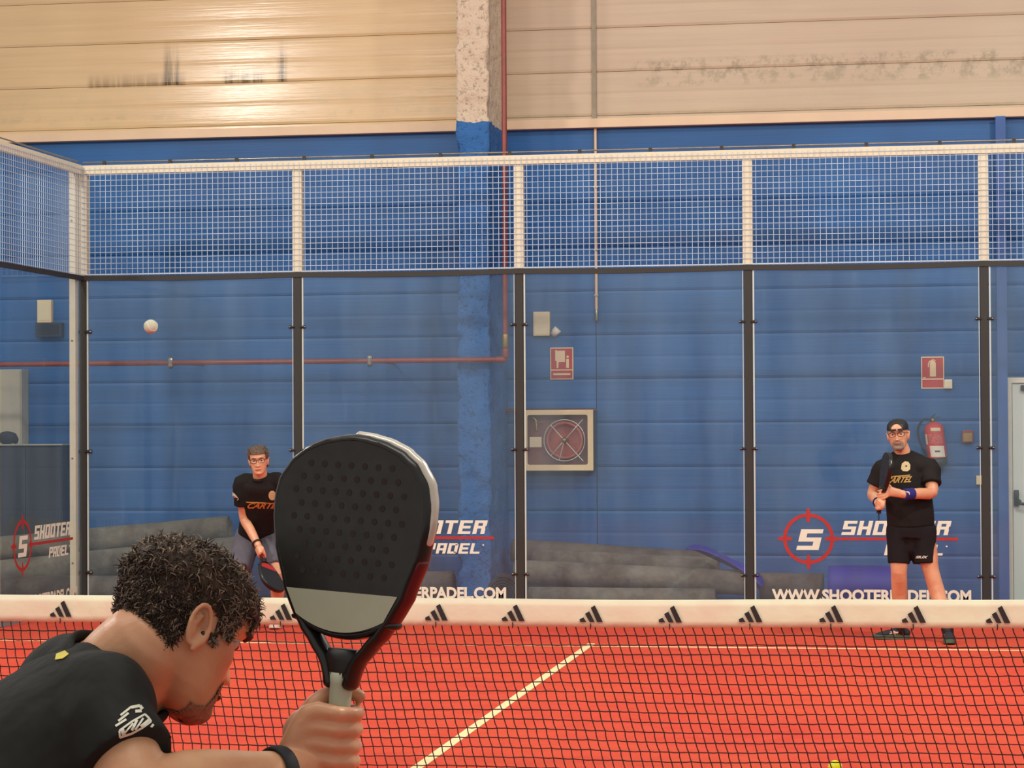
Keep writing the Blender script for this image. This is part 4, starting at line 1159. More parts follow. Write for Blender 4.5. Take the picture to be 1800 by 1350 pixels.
def shoe(parent, ankle, toe_dir, m_up, m_sole, m_mark=None, L=.285, side_sign=1, name='shoe'):
    d = Vector((toe_dir[0], toe_dir[1], 0)).normalized(); s = Vector((d.y, -d.x, 0)); o = Vector((ankle[0], ankle[1], 0)) - d * .07
    P = lambda a, b, c: o + d * a + s * b + Vector((0, 0, c))
    sole = NB(); prof = [(0, .026), (.03, .036), (.09, .037), (.14, .038), (.19, .046), (.235, .045), (.27, .033), (L, .012)]
    up_, dn = [], []
    pl = [P(a, w_, 0) for a, w_ in prof] + [P(a, -w_ * .95, 0) for a, w_ in reversed(prof)] + []
    n = len(pl)
    def ringz(z, k_=1.0, lift=0): return [sole.verts.new(p + Vector((0, 0, z + (.012 * max(0, ((p - o).dot(d) - .22) / .065) if lift else 0)))) for p in pl]
    r0_, r1_ = ringz(.001, lift=1), ringz(.030, lift=1)
    for i in range(n): sole.faces.new((r0_[i], r0_[(i + 1) % n], r1_[(i + 1) % n], r1_[i]))
    sole.faces.new(r0_[::-1]); sole.faces.new(r1_)
    bmesh.ops.bevel(sole, geom=list(sole.edges), offset=.004, segments=1, affect='EDGES')
    bm = NB()
    tube(bm, [P(.02, 0, .05), P(.09, 0, .055), P(.16, 0, .045), P(.22, 0, .038), P(L - .025, 0, .034)], [(.028, .028), (.034, .035), (.038, .028), (.040, .020), (.022, .010)], 16, side=s, k=3)
    tube(bm, [P(.055, 0, .06), P(.06, 0, .085), P(.065, 0, .105)], [(.034, .044), (.031, .04), (.031, .038)], 16, side=s)
    me = remeshed(bm, .006, 3); up_o = link(name, me, m_up, parent)
    so = link('sole', sole, m_sole, up_o, smooth=False)
    if m_mark:
        for sg in (-1, 1):
            bm = NB()
            for a0, z0, a1, z1 in ((.08, .035, .13, .065), (.11, .033, .15, .062), (.065, .06, .16, .045)):
                tube(bm, [P(a0, sg * .07, z0), P(a1, sg * .07, z1)], [(.005, .001), (.005, .001)], 4, side=(0, 0, 1), caps='flat')
            bmesh.ops.subdivide_edges(bm, edges=bm.edges, cuts=2)
            tr = bvh(me)
            for v in bm.verts:
                h = tr.ray_cast(v.co + s * sg * .1, -s * sg)
                if h[0] is not None: v.co = h[0] + s * sg * .0015
            link('side_stripes', bm, m_mark, up_o)
    return up_o
def fix_parent(o): pass

# ---------------------------------------------------------------- right player
def right_player():
    Y0 = onfloor(1610, 1126).y
    base = onfloor(1612, 1125)
    t = thing('person', 'man in black cap, black shirt and shorts standing right holding a racket', 'person', (base.x, base.y, 0))
    A = lambda px, py, dy=0.0: at(px, py, Y0 + dy)
    sx = Vector((1, 0, 0))
    # head frame: looks towards the camera, slightly to image right, head tilted a little
    ctr = A(1579, 767, -.04)
    fwd = Vector((-.10, -1, -.10)).normalized(); upv = Vector((-.08, -.08, 1)); R_ = fwd.cross(upv).normalized(); upv = R_.cross(fwd)
    H = Matrix((R_, fwd, upv)).transposed()
    T = lambda p: ctr + H @ p
    shL, shR = A(1634, 824, -.03), A(1552, 826, .0)      # image right = his left
    elL, haL = A(1638, 866, -.13), A(1588, 869, -.30)
    elR, haR = A(1534, 868, .02), A(1544, 884, -.22)
    hipL, hipR = A(1622, 935, 0), A(1582, 935, 0)
    knL, knR = A(1637, 1005, -.03), A(1580, 1005, -.05)
    fL = onfloor(1667, 1130); fR = onfloor(1583, 1124)
    anL = Vector((fL.x, fL.y + .03, .09)); anR = Vector((fR.x, fR.y + .02, .09))
    rk = A(1549, 876, -.30); ra = (A(1561, 795, -.34) - A(1544, 893, -.28)).normalized()
    bm = NB(); head_mesh(bm, T); ears(bm, T)
    tube(bm, [T(Vector((0, -.02, -.05))), A(1586, 793, .0), A(1590, 812, .02), A(1592, 835, .02)], [(.056, .058), (.060, .062), (.066, .066), (.07, .07)], 20, side=sx, k=3)
    tube(bm, [A(1592, 842, .01), A(1594, 860, .01), A(1598, 900, 0), A(1602, 935, 0)], [(.13, .08), (.145, .11), (.150, .125), (.150, .12)], 20, side=sx, k=3)
    tube(bm, [shL, shL * .5 + elL * .5, elL, elL * .55 + haL * .45, haL], [.055, .050, .044, .042, .031], 16, k=3)
    tube(bm, [shR, shR * .5 + elR * .5, elR, elR * .55 + haR * .45, haR], [.055, .049, .043, .040, .030], 16, k=3)
    for hp_, kn, an in ((hipL, knL, anL), (hipR, knR, anR)):
        calf = kn * .62 + an * .38 + Vector((0, .025, 0))
        tube(bm, [hp_, hp_ * .5 + kn * .5, kn, calf, kn * .25 + an * .75, an, an - Vector((0, 0, .05))], [.088, .078, .060, .060, .044, .036, .028], 18, k=3)
    # hands: right hand grips the handle, left hand holds the throat
    bw = (A(1530, 880, -.30) - rk)
    grip_hand(bm, rk - ra * .045, ra, Vector((-.75, -.65, 0)), haR, .98, hr=.016, side=-1)
    c2 = rk + ra * .055; bdir = Vector((.45, -1, .1))
    palmL = c2 + Vector((.045, -.02, -.005))
    tube(bm, [haL, palmL + Vector((.03, .0, 0)), palmL], [(.03, .022), (.036, .018), (.036, .016)], 14, side=(0, 0, 1), k=2)
    for i, (dz, L_) in enumerate(((.034, .92), (.012, 1), (-.010, .95), (-.030, .82))):
        s0 = palmL + Vector((-.005, -.004, dz)); L_ *= .075
        tube(bm, [s0, s0 + Vector((-.42 * L_, -.20 * L_, -.25 * L_)), s0 + Vector((-.85 * L_, .05 * L_, -.35 * L_)), s0 + Vector((-1.05 * L_, .35 * L_, -.4 * L_))], [.0095, .009, .0085, .0075], 10, k=2)
    s0 = palmL + Vector((.02, 0, .03)); tube(bm, [s0, s0 + Vector((-.025, -.01, .03)), s0 + Vector((-.05, -.005, .05))], [.0115, .010, .0085], 10, k=2)
    link('body', remeshed(bm, .0055, 3), M['skin_far'], t)
    # shirt
    bm = NB()
    tube(bm, [A(1587, 799, .025), A(1588, 806, .02), A(1591, 818, .015), A(1594, 840, .01), A(1597, 872, 0), A(1600, 903, 0), A(1601, 925, 0)],
         [(.075, .075), (.115, .09), (.172, .115), (.180, .135), (.176, .150), (.178, .155), (.178, .150)], 28, side=sx, k=3, caps='flat')
    for a_, b_ in ((A(1577, 803, .02), A(1556, 822, .01)), (A(1597, 802, .02), A(1630, 820, .0))):
        tube(bm, [a_, a_ * .5 + b_ * .5, b_], [(.052, .062), (.060, .070), (.062, .072)], 20, side=(0, 0, 1), k=2)
    for sh, el in ((shL, elL), (shR, elR)):
        d = (el - sh); tube(bm, [sh - Vector(((sh.x - ctr.x) * .45, 0, -.012)), sh + Vector((0, 0, .004)), sh + d * .33, sh + d * .66], [.075, .080, .078, .080], 20, k=3, caps='flat')
    ms = remeshed(bm, .008, 3)
    shirt = link('shirt', ms, M['shirt_far'], t)
    bm = NB(); ring = []
    for i in range(36):
        q = 2 * PI * i / 36; c_ = A(1586, 801, .02); ring.append(c_ + Vector((.068 * math.cos(q), .066 * math.sin(q), .018 * math.sin(q) + .004)))
    tube(bm, ring, (.008), 8, closed=True); link('collar', bm, M['shirt_far'], t, smooth=True)
    # shorts
    bm = NB()
    tube(bm, [A(1600, 915, 0), A(1601, 930, 0), A(1601, 945, 0)], [(.172, .14), (.175, .145), (.172, .14)], 24, side=sx, k=2, caps='flat')
    for hp_, kn, px in ((hipL, knL, 1624), (hipR, knR, 1580)):
        hem = A(px, 991, -.03); tube(bm, [hp_ + Vector((0, 0, .05)), hp_, hp_ * .4 + hem * .6, hem], [(.10, .12), (.105, .125), (.090, .105), (.083, .095)], 24, side=sx, k=3, caps='flat')
    tube(bm, [A(1601, 925, -.01), A(1601, 965, -.01)], [(.10, .12), (.055, .10)], 20, side=sx)
    msh = remeshed(bm, .008, 3); shorts = link('shorts', msh, M['shorts_far'], t)
    # prints
    bm = NB(); c_ = A(1592, 832, -.3); sc = (A(1600, 832, -.3) - A(1592, 832, -.3)).length / 8
    mp = lambda px, py: A(px, py, -.45)
    prism(bm, [(p.x, p.z) for p in (mp(1557, 838), mp(1600, 834.5), mp(1600, 836.2), mp(1558, 840))], -.001, 0, fn=lambda a, d, b: Vector((a, Y0 - .45, b)))
    decal('chest_stripe', bm, M['gold'], shirt, ms)
    bm = NB(); a_ = mp(1556, 850); b_ = mp(1601, 839)
    add_text(bm, 'CARTEL', a_.x, b_.x, a_.z + .0, b_.z, lambda a, b: Vector((a + (b - a_.z) * .35, Y0 - .45, b + (a - a_.x) * .05)), .03, .3)
    decal('chest_lettering', bm, M['gold'], shirt, ms)
    bm = NB(); cc = mp(1591.5, 820)
    poly = [(-.032, -.018), (-.018, -.034), (.014, -.036), (.034, -.022), (.036, .012), (.022, .034), (-.004, .038), (-.026, .020)]
    bm.faces.new([bm.verts.new(Vector((cc.x + a, cc.y, cc.z + b))) for a, b in poly])
    bmesh.ops.triangulate(bm, faces=bm.faces); bmesh.ops.subdivide_edges(bm, edges=bm.edges, cuts=3, use_grid_fill=True)
    decal('chest_crest', bm, M['palegold'], shirt, ms)
    bm = NB(); ring = [(cc.x + .006 + .007 * math.cos(q * PI / 6), cc.z + .004 + .005 * math.sin(q * PI / 6)) for q in range(12)]
    bm.faces.new([bm.verts.new(Vector((a, cc.y, b))) for a, b in ring]); decal('crest_mark', bm, M['shirt_far'], shirt, ms, off=.0055)
    bm = NB(); a_ = mp(1609, 981.5); b_ = mp(1630, 977); add_text(bm, 'SIUX', a_.x, b_.x, a_.z, b_.z, lambda a, b: Vector((a + (b - a_.z) * .3, Y0 - .45, b)), .03, .2)
    decal('shorts_lettering', bm, M['white'], shorts, msh)
    # cap, worn backwards: opening and strap above the forehead
    def capc(p):
        if p.z < .052 - .35 * min(0, p.y): return p.y < -.03 and p.z > .0
        if p.y > .03 and abs(p.x) < .040 and .064 < p.z < .064 + .036 * math.sqrt(max(0, 1 - (p.x / .040) ** 2)): return False
        return p.z > .050
    cap = patch(T, capc, .007, .003, M['black'], 'cap', t)
    bm = NB(); tube(bm, [T(Vector((x, -.10 - .055 * math.cos(x / .07 * 1.4), -.012 - .02 * math.cos(x / .07)))) for x in (-.062, -.04, -.015, .015, .04, .062)], [(.016, .003)] * 6, 8, side=upv); link('brim', bm, M['black'], cap, smooth=True)
    bm = NB(); tube(bm, [T(head_pt(PI / 2 + q, .060) + Vector((0, .0085, 0))) for q in (-.45, -.2, 0, .2, .45)], [(.006, .002)] * 5, 8, side=upv); link('strap', bm, M['black'], cap, smooth=True)
    bm = NB(); p = head_pt(PI / 2 + .05, .060) + Vector((0, .012, 0)); box(bm, -.006, .006, -.002, .002, -.005, .005)
    for v in bm.verts: v.co = T(p + v.co)
    link('buckle', bm, M['silver'], cap)
    face_bits(t, T, upv, beard=True)
    # wristband and bracelet
    d = (elL - haL).normalized(); wb = haL + d * .035
    bm = NB(); tube(bm, [wb - d * .032, wb - d * .026, wb + d * .05, wb + d * .056], [.036, .042, .045, .041], 20, caps='flat'); o = link('wristband', bm, M['blue_band'], t, smooth=True)
    bm = NB(); q0 = wb + Vector((.0, -.046, .006)); tube(bm, [q0 + Vector((-.012, 0, .012)), q0 + Vector((.012, -.001, .008)), q0 + Vector((.016, 0, -.008))], [.003, .006, .003], 8, k=3); link('wristband_mark', bm, M['white'], o, smooth=True)
    d = (haR - elR).normalized(); q0 = haR - d * .02
    s1 = d.orthogonal().normalized(); s2 = d.cross(s1)
    bm = NB(); tube(bm, [q0 + (s1 * math.cos(i * PI / 12) + s2 * math.sin(i * PI / 12)) * .036 for i in range(24)], .005, 6, closed=True); link('bracelet', bm, M['blue_band'], t, smooth=True)
    # socks and shoes
    for an, kn in ((anL, knL), (anR, knR)):
        d = (kn - an).normalized(); bm = NB(); tube(bm, [an - Vector((0, 0, .05)), an, an + d * .07], [.042, .042, .046], 16, caps='flat'); link('sock', bm, M['black'], t, smooth=True)
    shoe(t, anR, (-1, -.18), M['rubber'], M['soleg'], M['marks'])
    shoe(t, anL, (.06, -1), M['rubber'], M['soleg'], M['marks'])
    # racket
    r = thing('padel_racket', 'black padel racket seen edge on in the hands of the right player', 'racket', rk - ra * .11)
    wd = Vector((.25, -1, 0)); wd = (wd - ra * wd.dot(ra)).normalized(); nn = ra.cross(wd)
    org = rk - ra * .11
    racket(lambda x, y, z: org + wd * x + nn * y + ra * z, r, holes=True, edge=False)
M['soleg'] = mat('soleg', srgb(66, 96, 70), .6, var=.5, nscale=9)
M['marks'] = mat('marks', srgb(206, 170, 156), .5)
def face_bits(t, T, upv, beard=False, specs='rect', brow='brow'):
    for s in (-1, 1):
        e = Vector((s * .032, .0705, .026)); bm = NB(); ellipsoid(bm, T(e), (.0125, .0125, .0125), n=12, m=8); eye = link('eye', bm, M['eyewhite'], t, smooth=True)
        bm = NB(); ellipsoid(bm, T(e + Vector((0, .0095, -.001))), (.0058, .0058, .0058), n=10, m=6); link('iris', bm, M['eye'], eye, smooth=True)
        bm = NB(); tube(bm, [T(head_pt(PI / 2 - s * a, .045 + .004 * (i == 1)) + Vector((0, .003, 0))) for i, a in enumerate((.16, .38, .62))], [.003, .0045, .002], 6, k=3); link('eyebrow', bm, M[brow], t, smooth=True)
    bm = NB(); tube(bm, [T(Vector((x, .099 - 3 * x * x, -.049))) for x in (-.024, -.012, 0, .012, .024)], [.002, .0035, .004, .0035, .002], 8); link('mouth', bm, M['lips'], t, smooth=True)
    # glasses
    bm = NB()
    for s in (-1, 1):
        ring = []
        for q in range(24):
            a = 2 * PI * q / 24; x = .0255 * math.copysign(abs(math.cos(a)) ** .6, math.cos(a)); z = .0155 * math.copysign(abs(math.sin(a)) ** .6, math.sin(a))
            ring.append(T(Vector((s * .033 + x, .111 - .012 * (abs(s * .033 + x) / .06) ** 2, .024 + z))))
        tube(bm, ring, .0022, 6, closed=True)
        tube(bm, [T(Vector((s * .058, .101, .034))), T(Vector((s * .074, .06, .032))), T(Vector((s * .078, .0, .024)))], .002, 6, k=2)
    tube(bm, [T(Vector((-.009, .111, .028))), T(Vector((0, .1145, .030))), T(Vector((.009, .111, .028)))], .002, 6, k=2)
    g = link('glasses', bm, M['blackgloss'], t, smooth=True)
    if beard:
        def bc(p):
            if p.y < .045: return False
            ch = p.z < -.055 and abs(p.x) < .040
            mo = -.044 < p.z < -.029 and abs(p.x) < .034
            sd = abs(abs(p.x) - .033) < .008 and -.062 < p.z < -.037
            return ch or mo or sd
        patch(T, bc, .0035, .002, M['beard'], 'beard', t, jitter=.003)

# ---------------------------------------------------------------- left player
def left_player():
    base = onfloor(483, 1104); Y0 = base.y - .02
    t = thing('person', 'man with glasses in black shirt and grey shorts crouching behind the raised racket', 'person', (at(455, 1000, Y0).x, Y0, 0))
    A = lambda px, py, dy=0.0: at(px, py, Y0 + dy)
    sx = Vector((1, 0, 0))
    ctr = A(455, 812, -.30)
    fwd = Vector((.18, -1, -.16)).normalized(); upv = Vector((-.05, -.2, 1)); R_ = fwd.cross(upv).normalized(); upv = R_.cross(fwd)
    H = Matrix((R_, fwd, upv)).transposed(); T = lambda p: ctr + H @ (p * .97)
    shR, shL = A(426, 850, -.18), A(493, 848, -.18)
    elR, haR = A(430, 912, -.10), A(454, 959, -.26)
    elL, haL = A(512, 905, -.12), A(508, 942, -.30)
    hipR, hipL = A(435, 945, .14), A(468, 945, .14)
    knR, knL = A(418, 1012, -.16), A(486, 1010, -.18)
    f1 = onfloor(404, 1108); anR = Vector((f1.x, f1.y + .06, .09)); anL = Vector((base.x, base.y + .06, .09))
    bm = NB(); head_mesh(bm, T); ears(bm, T)
    tube(bm, [T(Vector((0, -.02, -.05))), A(457, 834, -.24), A(458, 848, -.18), A(458, 866, -.12)], [(.054, .056), (.058, .06), (.064, .064), (.07, .07)], 20, side=sx, k=3)
    tube(bm, [A(458, 870, -.12), A(457, 890, -.06), A(452, 930, .1)], [(.12, .08), (.125, .10), (.13, .10)], 20, side=sx, k=3)
    tube(bm, [shR, shR * .5 + elR * .5, elR, elR * .6 + haR * .4, haR], [.054, .048, .042, .039, .028], 16, k=3)
    tube(bm, [shL, shL * .5 + elL * .5, elL, elL * .6 + haL * .4, haL], [.054, .048, .042, .039, .028], 16, k=3)
    for hp_, kn, an in ((hipL, knL, anL), (hipR, knR, anR)):
        calf = kn * .62 + an * .38 + Vector((0, .03, 0))
        tube(bm, [hp_, hp_ * .5 + kn * .5, kn, calf, kn * .25 + an * .75, an, an - Vector((0, 0, .05))], [.085, .076, .058, .057, .042, .035, .028], 18, k=3)
    gc = A(458, 971, -.30); ra = (A(474, 1010, -.42) - A(457, 968, -.30)).normalized()
    grip_hand(bm, gc, ra, Vector((-.7, -.5, .4)), haR, .95, hr=.016, side=1)
    g2 = gc + (haL - gc) * .0
    c2 = haL + Vector((-.02, -.05, -.05))
    tube(bm, [haL, haL * .5 + c2 * .5, c2], [(.028, .022), (.036, .018), (.034, .015)], 12, side=sx)
    for i, dx in enumerate((-.026, -.009, .009, .026)):
        s0 = c2 + Vector((dx, -.005, -.005)); L_ = (.07, .076, .072, .06)[i]
        tube(bm, [s0, s0 + Vector((0, -.3 * L_, -.4 * L_)), s0 + Vector((0, -.25 * L_, -.85 * L_)), s0 + Vector((0, .05 * L_, -1.1 * L_))], [.0092, .0088, .0082, .0072], 8, k=2)
    s0 = c2 + Vector((-.03, 0, .02)); tube(bm, [s0, s0 + Vector((-.02, -.02, -.02)), s0 + Vector((-.025, -.03, -.045))], [.011, .0098, .008], 8, k=2)
    link('body', remeshed(bm, .0055, 3), M['skin_far'], t)
    bm = NB()
    tube(bm, [A(457, 836, -.22), A(458, 841, -.21), A(459, 853, -.18), A(459, 880, -.10), A(455, 908, 0), A(451, 936, .10), A(450, 948, .12)],
         [(.070, .075), (.11, .09), (.168, .115), (.165, .125), (.150, .125), (.152, .13), (.150, .13)], 28, side=sx, k=3, caps='flat')
    for a_, b_ in ((A(447, 843, -.2), A(428, 850, -.18)), (A(468, 843, -.2), A(490, 849, -.18))):
        tube(bm, [a_, a_ * .5 + b_ * .5, b_], [(.052, .062), (.060, .070), (.062, .072)], 20, side=(0, 0, 1), k=2)
    for sh, el in ((shL, elL), (shR, elR)):
        d = el - sh; tube(bm, [sh - Vector(((sh.x - ctr.x) * .5, 0, -.01)), sh, sh + d * .33, sh + d * .60], [.072, .077, .076, .080], 20, k=3, caps='flat')
    ms = remeshed(bm, .008, 3); shirt = link('shirt', ms, M['shirt_far'], t)
    bm = NB(); c_ = A(457, 840, -.235); tube(bm, [c_ + Vector((.066 * math.cos(i * PI / 18), .062 * math.sin(i * PI / 18), .03 * math.sin(i * PI / 18) + .004)) for i in range(36)], .008, 8, closed=True); link('collar', bm, M['shirt_far'], t, smooth=True)
    bm = NB()
    tube(bm, [A(450, 936, .12), A(451, 950, .14), A(452, 960, .14)], [(.15, .13), (.155, .135), (.15, .13)], 24, side=sx, k=2, caps='flat')
    for hp_, kn in ((hipL, knL), (hipR, knR)):
        d = kn - hp_; tube(bm, [hp_ - d * .1, hp_ + d * .2, hp_ + d * .6, hp_ + d * .86], [.105, .108, .102, .100], 24, k=3, caps='flat')
    msh = remeshed(bm, .008, 3); shorts = link('shorts', msh, M['grey_cloth'], t)
    mp = lambda px, py: A(px, py, -.6)
    yy = Y0 - .6
    bm = NB(); a_, b_ = mp(434, 894), mp(492, 884)
    prism(bm, [(p.x, p.z) for p in (mp(432, 882), mp(462, 883.5), mp(492, 884), mp(492, 885.5), mp(462, 885.2), mp(434, 884))], -.001, 0, fn=lambda a, d, b: Vector((a, yy, b)))
    decal('chest_stripe', bm, M['gold'], shirt, ms)
    bm = NB(); add_text(bm, 'CARTEL', a_.x, b_.x, a_.z, b_.z, lambda a, b: Vector((a + (b - a_.z) * .3, yy, b)), .03, .3); decal('chest_lettering', bm, M['orangegold'], shirt, ms)
    bm = NB(); cc = mp(478.5, 871); bm.faces.new([bm.verts.new(Vector((cc.x + .03 * math.cos(i * PI / 7), cc.y, cc.z + .038 * math.sin(i * PI / 7)))) for i in range(14)])
    bmesh.ops.triangulate(bm, faces=bm.faces); bmesh.ops.subdivide_edges(bm, edges=bm.edges, cuts=2, use_grid_fill=True); decal('chest_crest', bm, M['palegold'], shirt, ms)
    bm = NB(); q = [mp(409, 866), mp(412, 867), mp(420, 877), mp(418, 880), mp(409, 872)]
    bm.faces.new([bm.verts.new(p) for p in q]); decal('sleeve_print', bm, M['white'], shirt, ms)
    # hair
    hair_shell(t, T, lambda p: (p.z > .076 if p.y > .05 else (p.z > .030 if p.y > -.005 else p.z > -.045)), .010, M['hairmid'], 700, .022, (M['hairmid'], M['hairgrey']), .35, 5)
    face_bits(t, T, upv, brow='hairmid')
    d = (haR - elR).normalized(); q0 = haR - d * .03; s1 = d.orthogonal().normalized(); s2 = d.cross(s1)
    bm = NB(); tube(bm, [q0 + (s1 * math.cos(i * PI / 12) + s2 * math.sin(i * PI / 12)) * .035 for i in range(24)], (.008), 6, closed=True); link('wristband', bm, M['black'], t, smooth=True)
    for an, kn in ((anL, knL), (anR, knR)):
        d = (kn - an).normalized(); bm = NB(); tube(bm, [an - Vector((0, 0, .05)), an, an + d * .07], [.041, .041, .044], 16, caps='flat'); link('sock', bm, M['white'], t, smooth=True)
    shoe(t, anR, (-.2, -1), M['rubber'], M['white'], M['white']); shoe(t, anL, (.15, -1), M['rubber'], M['white'], M['white'])
    org = gc - ra * .06
    r = thing('padel_racket', 'racket with red and black pattern held low by the crouching player', 'racket', org)
    wd = Vector((.25, 1, 0)); wd = (wd - ra * wd.dot(ra)).normalized(); nn = ra.cross(wd)
    racket(lambda x, y, z: org + wd * x + nn * y + ra * z, r, band=M['red'], edge=False)

def hair_shell(t, T, cond, thick, m, nstr, ln, mats, grey, seed, scale=1.0, radius=.0009, comb=None, greyfn=None, curl=.3):
    rnd = random.Random(seed)
    sh = patch(T, cond, thick, .004, m, 'hair', t, jitter=thick * .5)
    bm = NB(); cnt = 0; tries = 0
    while cnt < nstr and tries < nstr * 20:
        tries += 1
        z = rnd.uniform(-.12, .126); th = rnd.uniform(0, 2 * PI)
        if z > .11 and rnd.random() > .5: continue
        p = head_pt(th, z)
        if not cond(p): continue
        c = Vector((0, p.y * .2, .01)); nn = (p - c).normalized(); p = p + nn * thick * .8
        cm = comb(p) if comb else Vector((0, .3, -.2))
        d = (nn * .8 + cm + Vector((rnd.uniform(-1, 1), rnd.uniform(-1, 1), rnd.uniform(-1, 1))) * .45).normalized()
        l = ln * rnd.uniform(.5, 1.25) * (1.4 if p.z > .05 else .75)
        ax = Vector((rnd.uniform(-1, 1), rnd.uniform(-1, 1), rnd.uniform(-1, 1))).normalized()
        pts = [p]; q = p.copy(); n_ = 5
        for i in range(n_):
            d = (d + ax.cross(d) * curl + cm * .25 - nn * .10 * i).normalized(); q = q + d * l / n_; pts.append(q.copy())
        g = greyfn(p) if greyfn else grey
        tube(bm, [T(x) for x in pts], [radius, radius * 1.3, radius * 1.2, radius, radius * .7, radius * .2], 3, caps='flat', mi=1 if rnd.random() < g else 0)
        cnt += 1
    link('hair_strands', bm, list(mats), sh, smooth=True, kind='stuff')
    return sh

# ---------------------------------------------------------------- foreground player
def near_player():
    S = rt; U = up; Z = -fw
    ide = lambda x, y, z: (S * x + U * y + Z * z)
    Rv = ide(.62, .13, .775).normalized(); Fv = ide(.675, -.55, -.48); Fv = (Fv - Rv * Fv.dot(Rv)).normalized(); Uv = Rv.cross(Fv)
    H = Matrix((Rv, Fv, Uv)).transposed()
    ear = dep(358, 1110, 3.20); ctr = ear - Rv * .077
    HS = .965
    T = lambda p: ctr + H @ (p * HS)
    D = dep
    neck0, neck1 = T(Vector((0, -.035, -.045))), D(188, 1212, 3.24)
    shR, shL = D(172, 1278, 3.09), D(120, 1225, 3.44)
    elR, wr = D(250, 1394, 3.02), D(500, 1356, 3.20)
    hips = D(-235, 1610, 3.02)
    hipR = hips + Vector((.04, -.10, -.03)); hipL = hips + Vector((-.02, .10, -.03))
    base = Vector((hips.x + .05, hips.y, 0))
    t = thing('person', 'man with curly greying hair and black shirt in the foreground swinging a racket', 'person', base)
    kR = Vector((hipR.x + .16, hipR.y - .02, .50)); kL = Vector((hipL.x + .22, hipL.y + .06, .52))
    aR = Vector((hipR.x - .06, hipR.y - .06, .09)); aL = Vector((hipL.x + .12, hipL.y + .12, .09))
    sd = (shR - shL).normalized()
    bm = NB(); head_mesh(bm, T); ears(bm, T)
    tube(bm, [neck0, neck0 * .5 + neck1 * .5, neck1, neck1 * .7 + hips * .3], [(.058, .064), (.059, .068), (.076, .076), (.13, .085)], 28, side=sd, k=4)
    tube(bm, [neck1 * .85 + hips * .15, neck1 * .6 + hips * .4, neck1 * .3 + hips * .7, hips], [(.15, .085), (.15, .10), (.145, .105), (.15, .105)], 24, side=sd, k=3)
    tube(bm, [shR, shR * .5 + elR * .5, elR, elR * .68 + wr * .32, wr * .92 + elR * .08, wr, wr * 1.12 - elR * .12], [.058, .053, .045, .047, .030, .028, .029], 24, k=4)
    elL = shL + Vector((.10, .10, -.26)); waL = elL + Vector((.22, .02, .02))
    tube(bm, [shL, shL * .5 + elL * .5, elL, waL], [.056, .05, .044, .03], 20, k=3)
    tube(bm, [waL, waL + Vector((.05, 0, 0)), waL + Vector((.09, 0, 0))], [(.03, .022), (.038, .016), (.036, .014)], 14, side=(0, 0, 1))
    for i, dz in enumerate((.028, .010, -.010, -.028)):
        s0 = waL + Vector((.09, 0, dz)); L_ = (.07, .078, .073, .06)[i]; tube(bm, [s0, s0 + Vector((.5 * L_, .1 * L_, -.1 * L_)), s0 + Vector((L_, .35 * L_, -.25 * L_))], [.0095, .009, .0075], 10, k=2)
    s0 = waL + Vector((.03, 0, .03)); tube(bm, [s0, s0 + Vector((.03, .01, .03)), s0 + Vector((.055, .015, .04))], [.0125, .0105, .0085], 10, k=2)
    for hp_, kn, an in ((hipR, kR, aR), (hipL, kL, aL)):
        tube(bm, [hp_, hp_ * .5 + kn * .5, kn, kn * .62 + an * .38 - Vector((.03, 0, 0)), an, an - Vector((0, 0, .05))], [.09, .08, .06, .06, .038, .04], 18, k=3)
    # racket frame of reference
    ra = ide(.075, 1, -.05).normalized(); tip = D(634, 768, 3.27); org = tip - ra * .4565
    wd = ide(.84, 0, .54); wd = (wd - ra * wd.dot(ra)).normalized(); nn = ra.cross(wd)
    RT = lambda x, y, z: org + wd * x + nn * y + ra * z
    gc = RT(0, 0, .046)
    grip_hand(bm, gc, ra, ide(-.25, 0, 1), wr, 1.06, hr=.0165, side=1)
    body = link('body', remeshed(bm, .0036, 4), M['skin_near'], t)
    # shirt
    bm = NB()
    mid_ = neck1 * .62 + hips * .38; lo = neck1 * .15 + hips * .85
    back = (neck1 - hips).normalized().cross(sd)
    tube(bm, [neck1 + (neck1 - hips).normalized() * .012, neck1 * .97 + hips * .03, neck1 * .86 + hips * .14, mid_, lo, hips], [(.078, .078), (.125, .085), (.185, .100), (.178, .120), (.168, .125), (.17, .13)], 32, side=sd, k=4, caps='flat')
    for sh, el, q in ((shR, elR, .62), (shL, elL, .6)):
        d = el - sh; inn = (neck1 - sh) * .55
        tube(bm, [sh + inn, sh + inn * .35 + Vector((0, 0, .01)), sh, sh + d * .3, sh + d * q], [(.075, .075), (.078, .078), (.076, .076), (.073, .073), (.072, .072)], 28, k=4, caps='flat')
    ms = remeshed(bm, .006, 4)
    for v in ms.vertices:
        p = v.co
        v.co = p + v.normal * (.005 * noise.noise(p * 9 + Vector((1, 2, 3))) + .0035 * noise.noise(Vector((p.x * 26, p.y * 10, p.z * 10))))
    shirt = link('shirt', ms, M['shirt'], t)
    # collar
    ax = (neck0 - neck1).normalized(); s1 = (sd - ax * sd.dot(ax)).normalized(); s2 = ax.cross(s1)
    c_ = neck1 + ax * .020
    bm = NB(); tube(bm, [c_ + s1 * (.079 * math.cos(i * PI / 24)) + s2 * (.082 * math.sin(i * PI / 24)) for i in range(48)], (.013, .006), 10, closed=True, side=ax); link('collar', bm, M['shirt'], t, smooth=True)
    # yellow neck print and sleeve print, set on the cloth
    tr = bvh(ms)
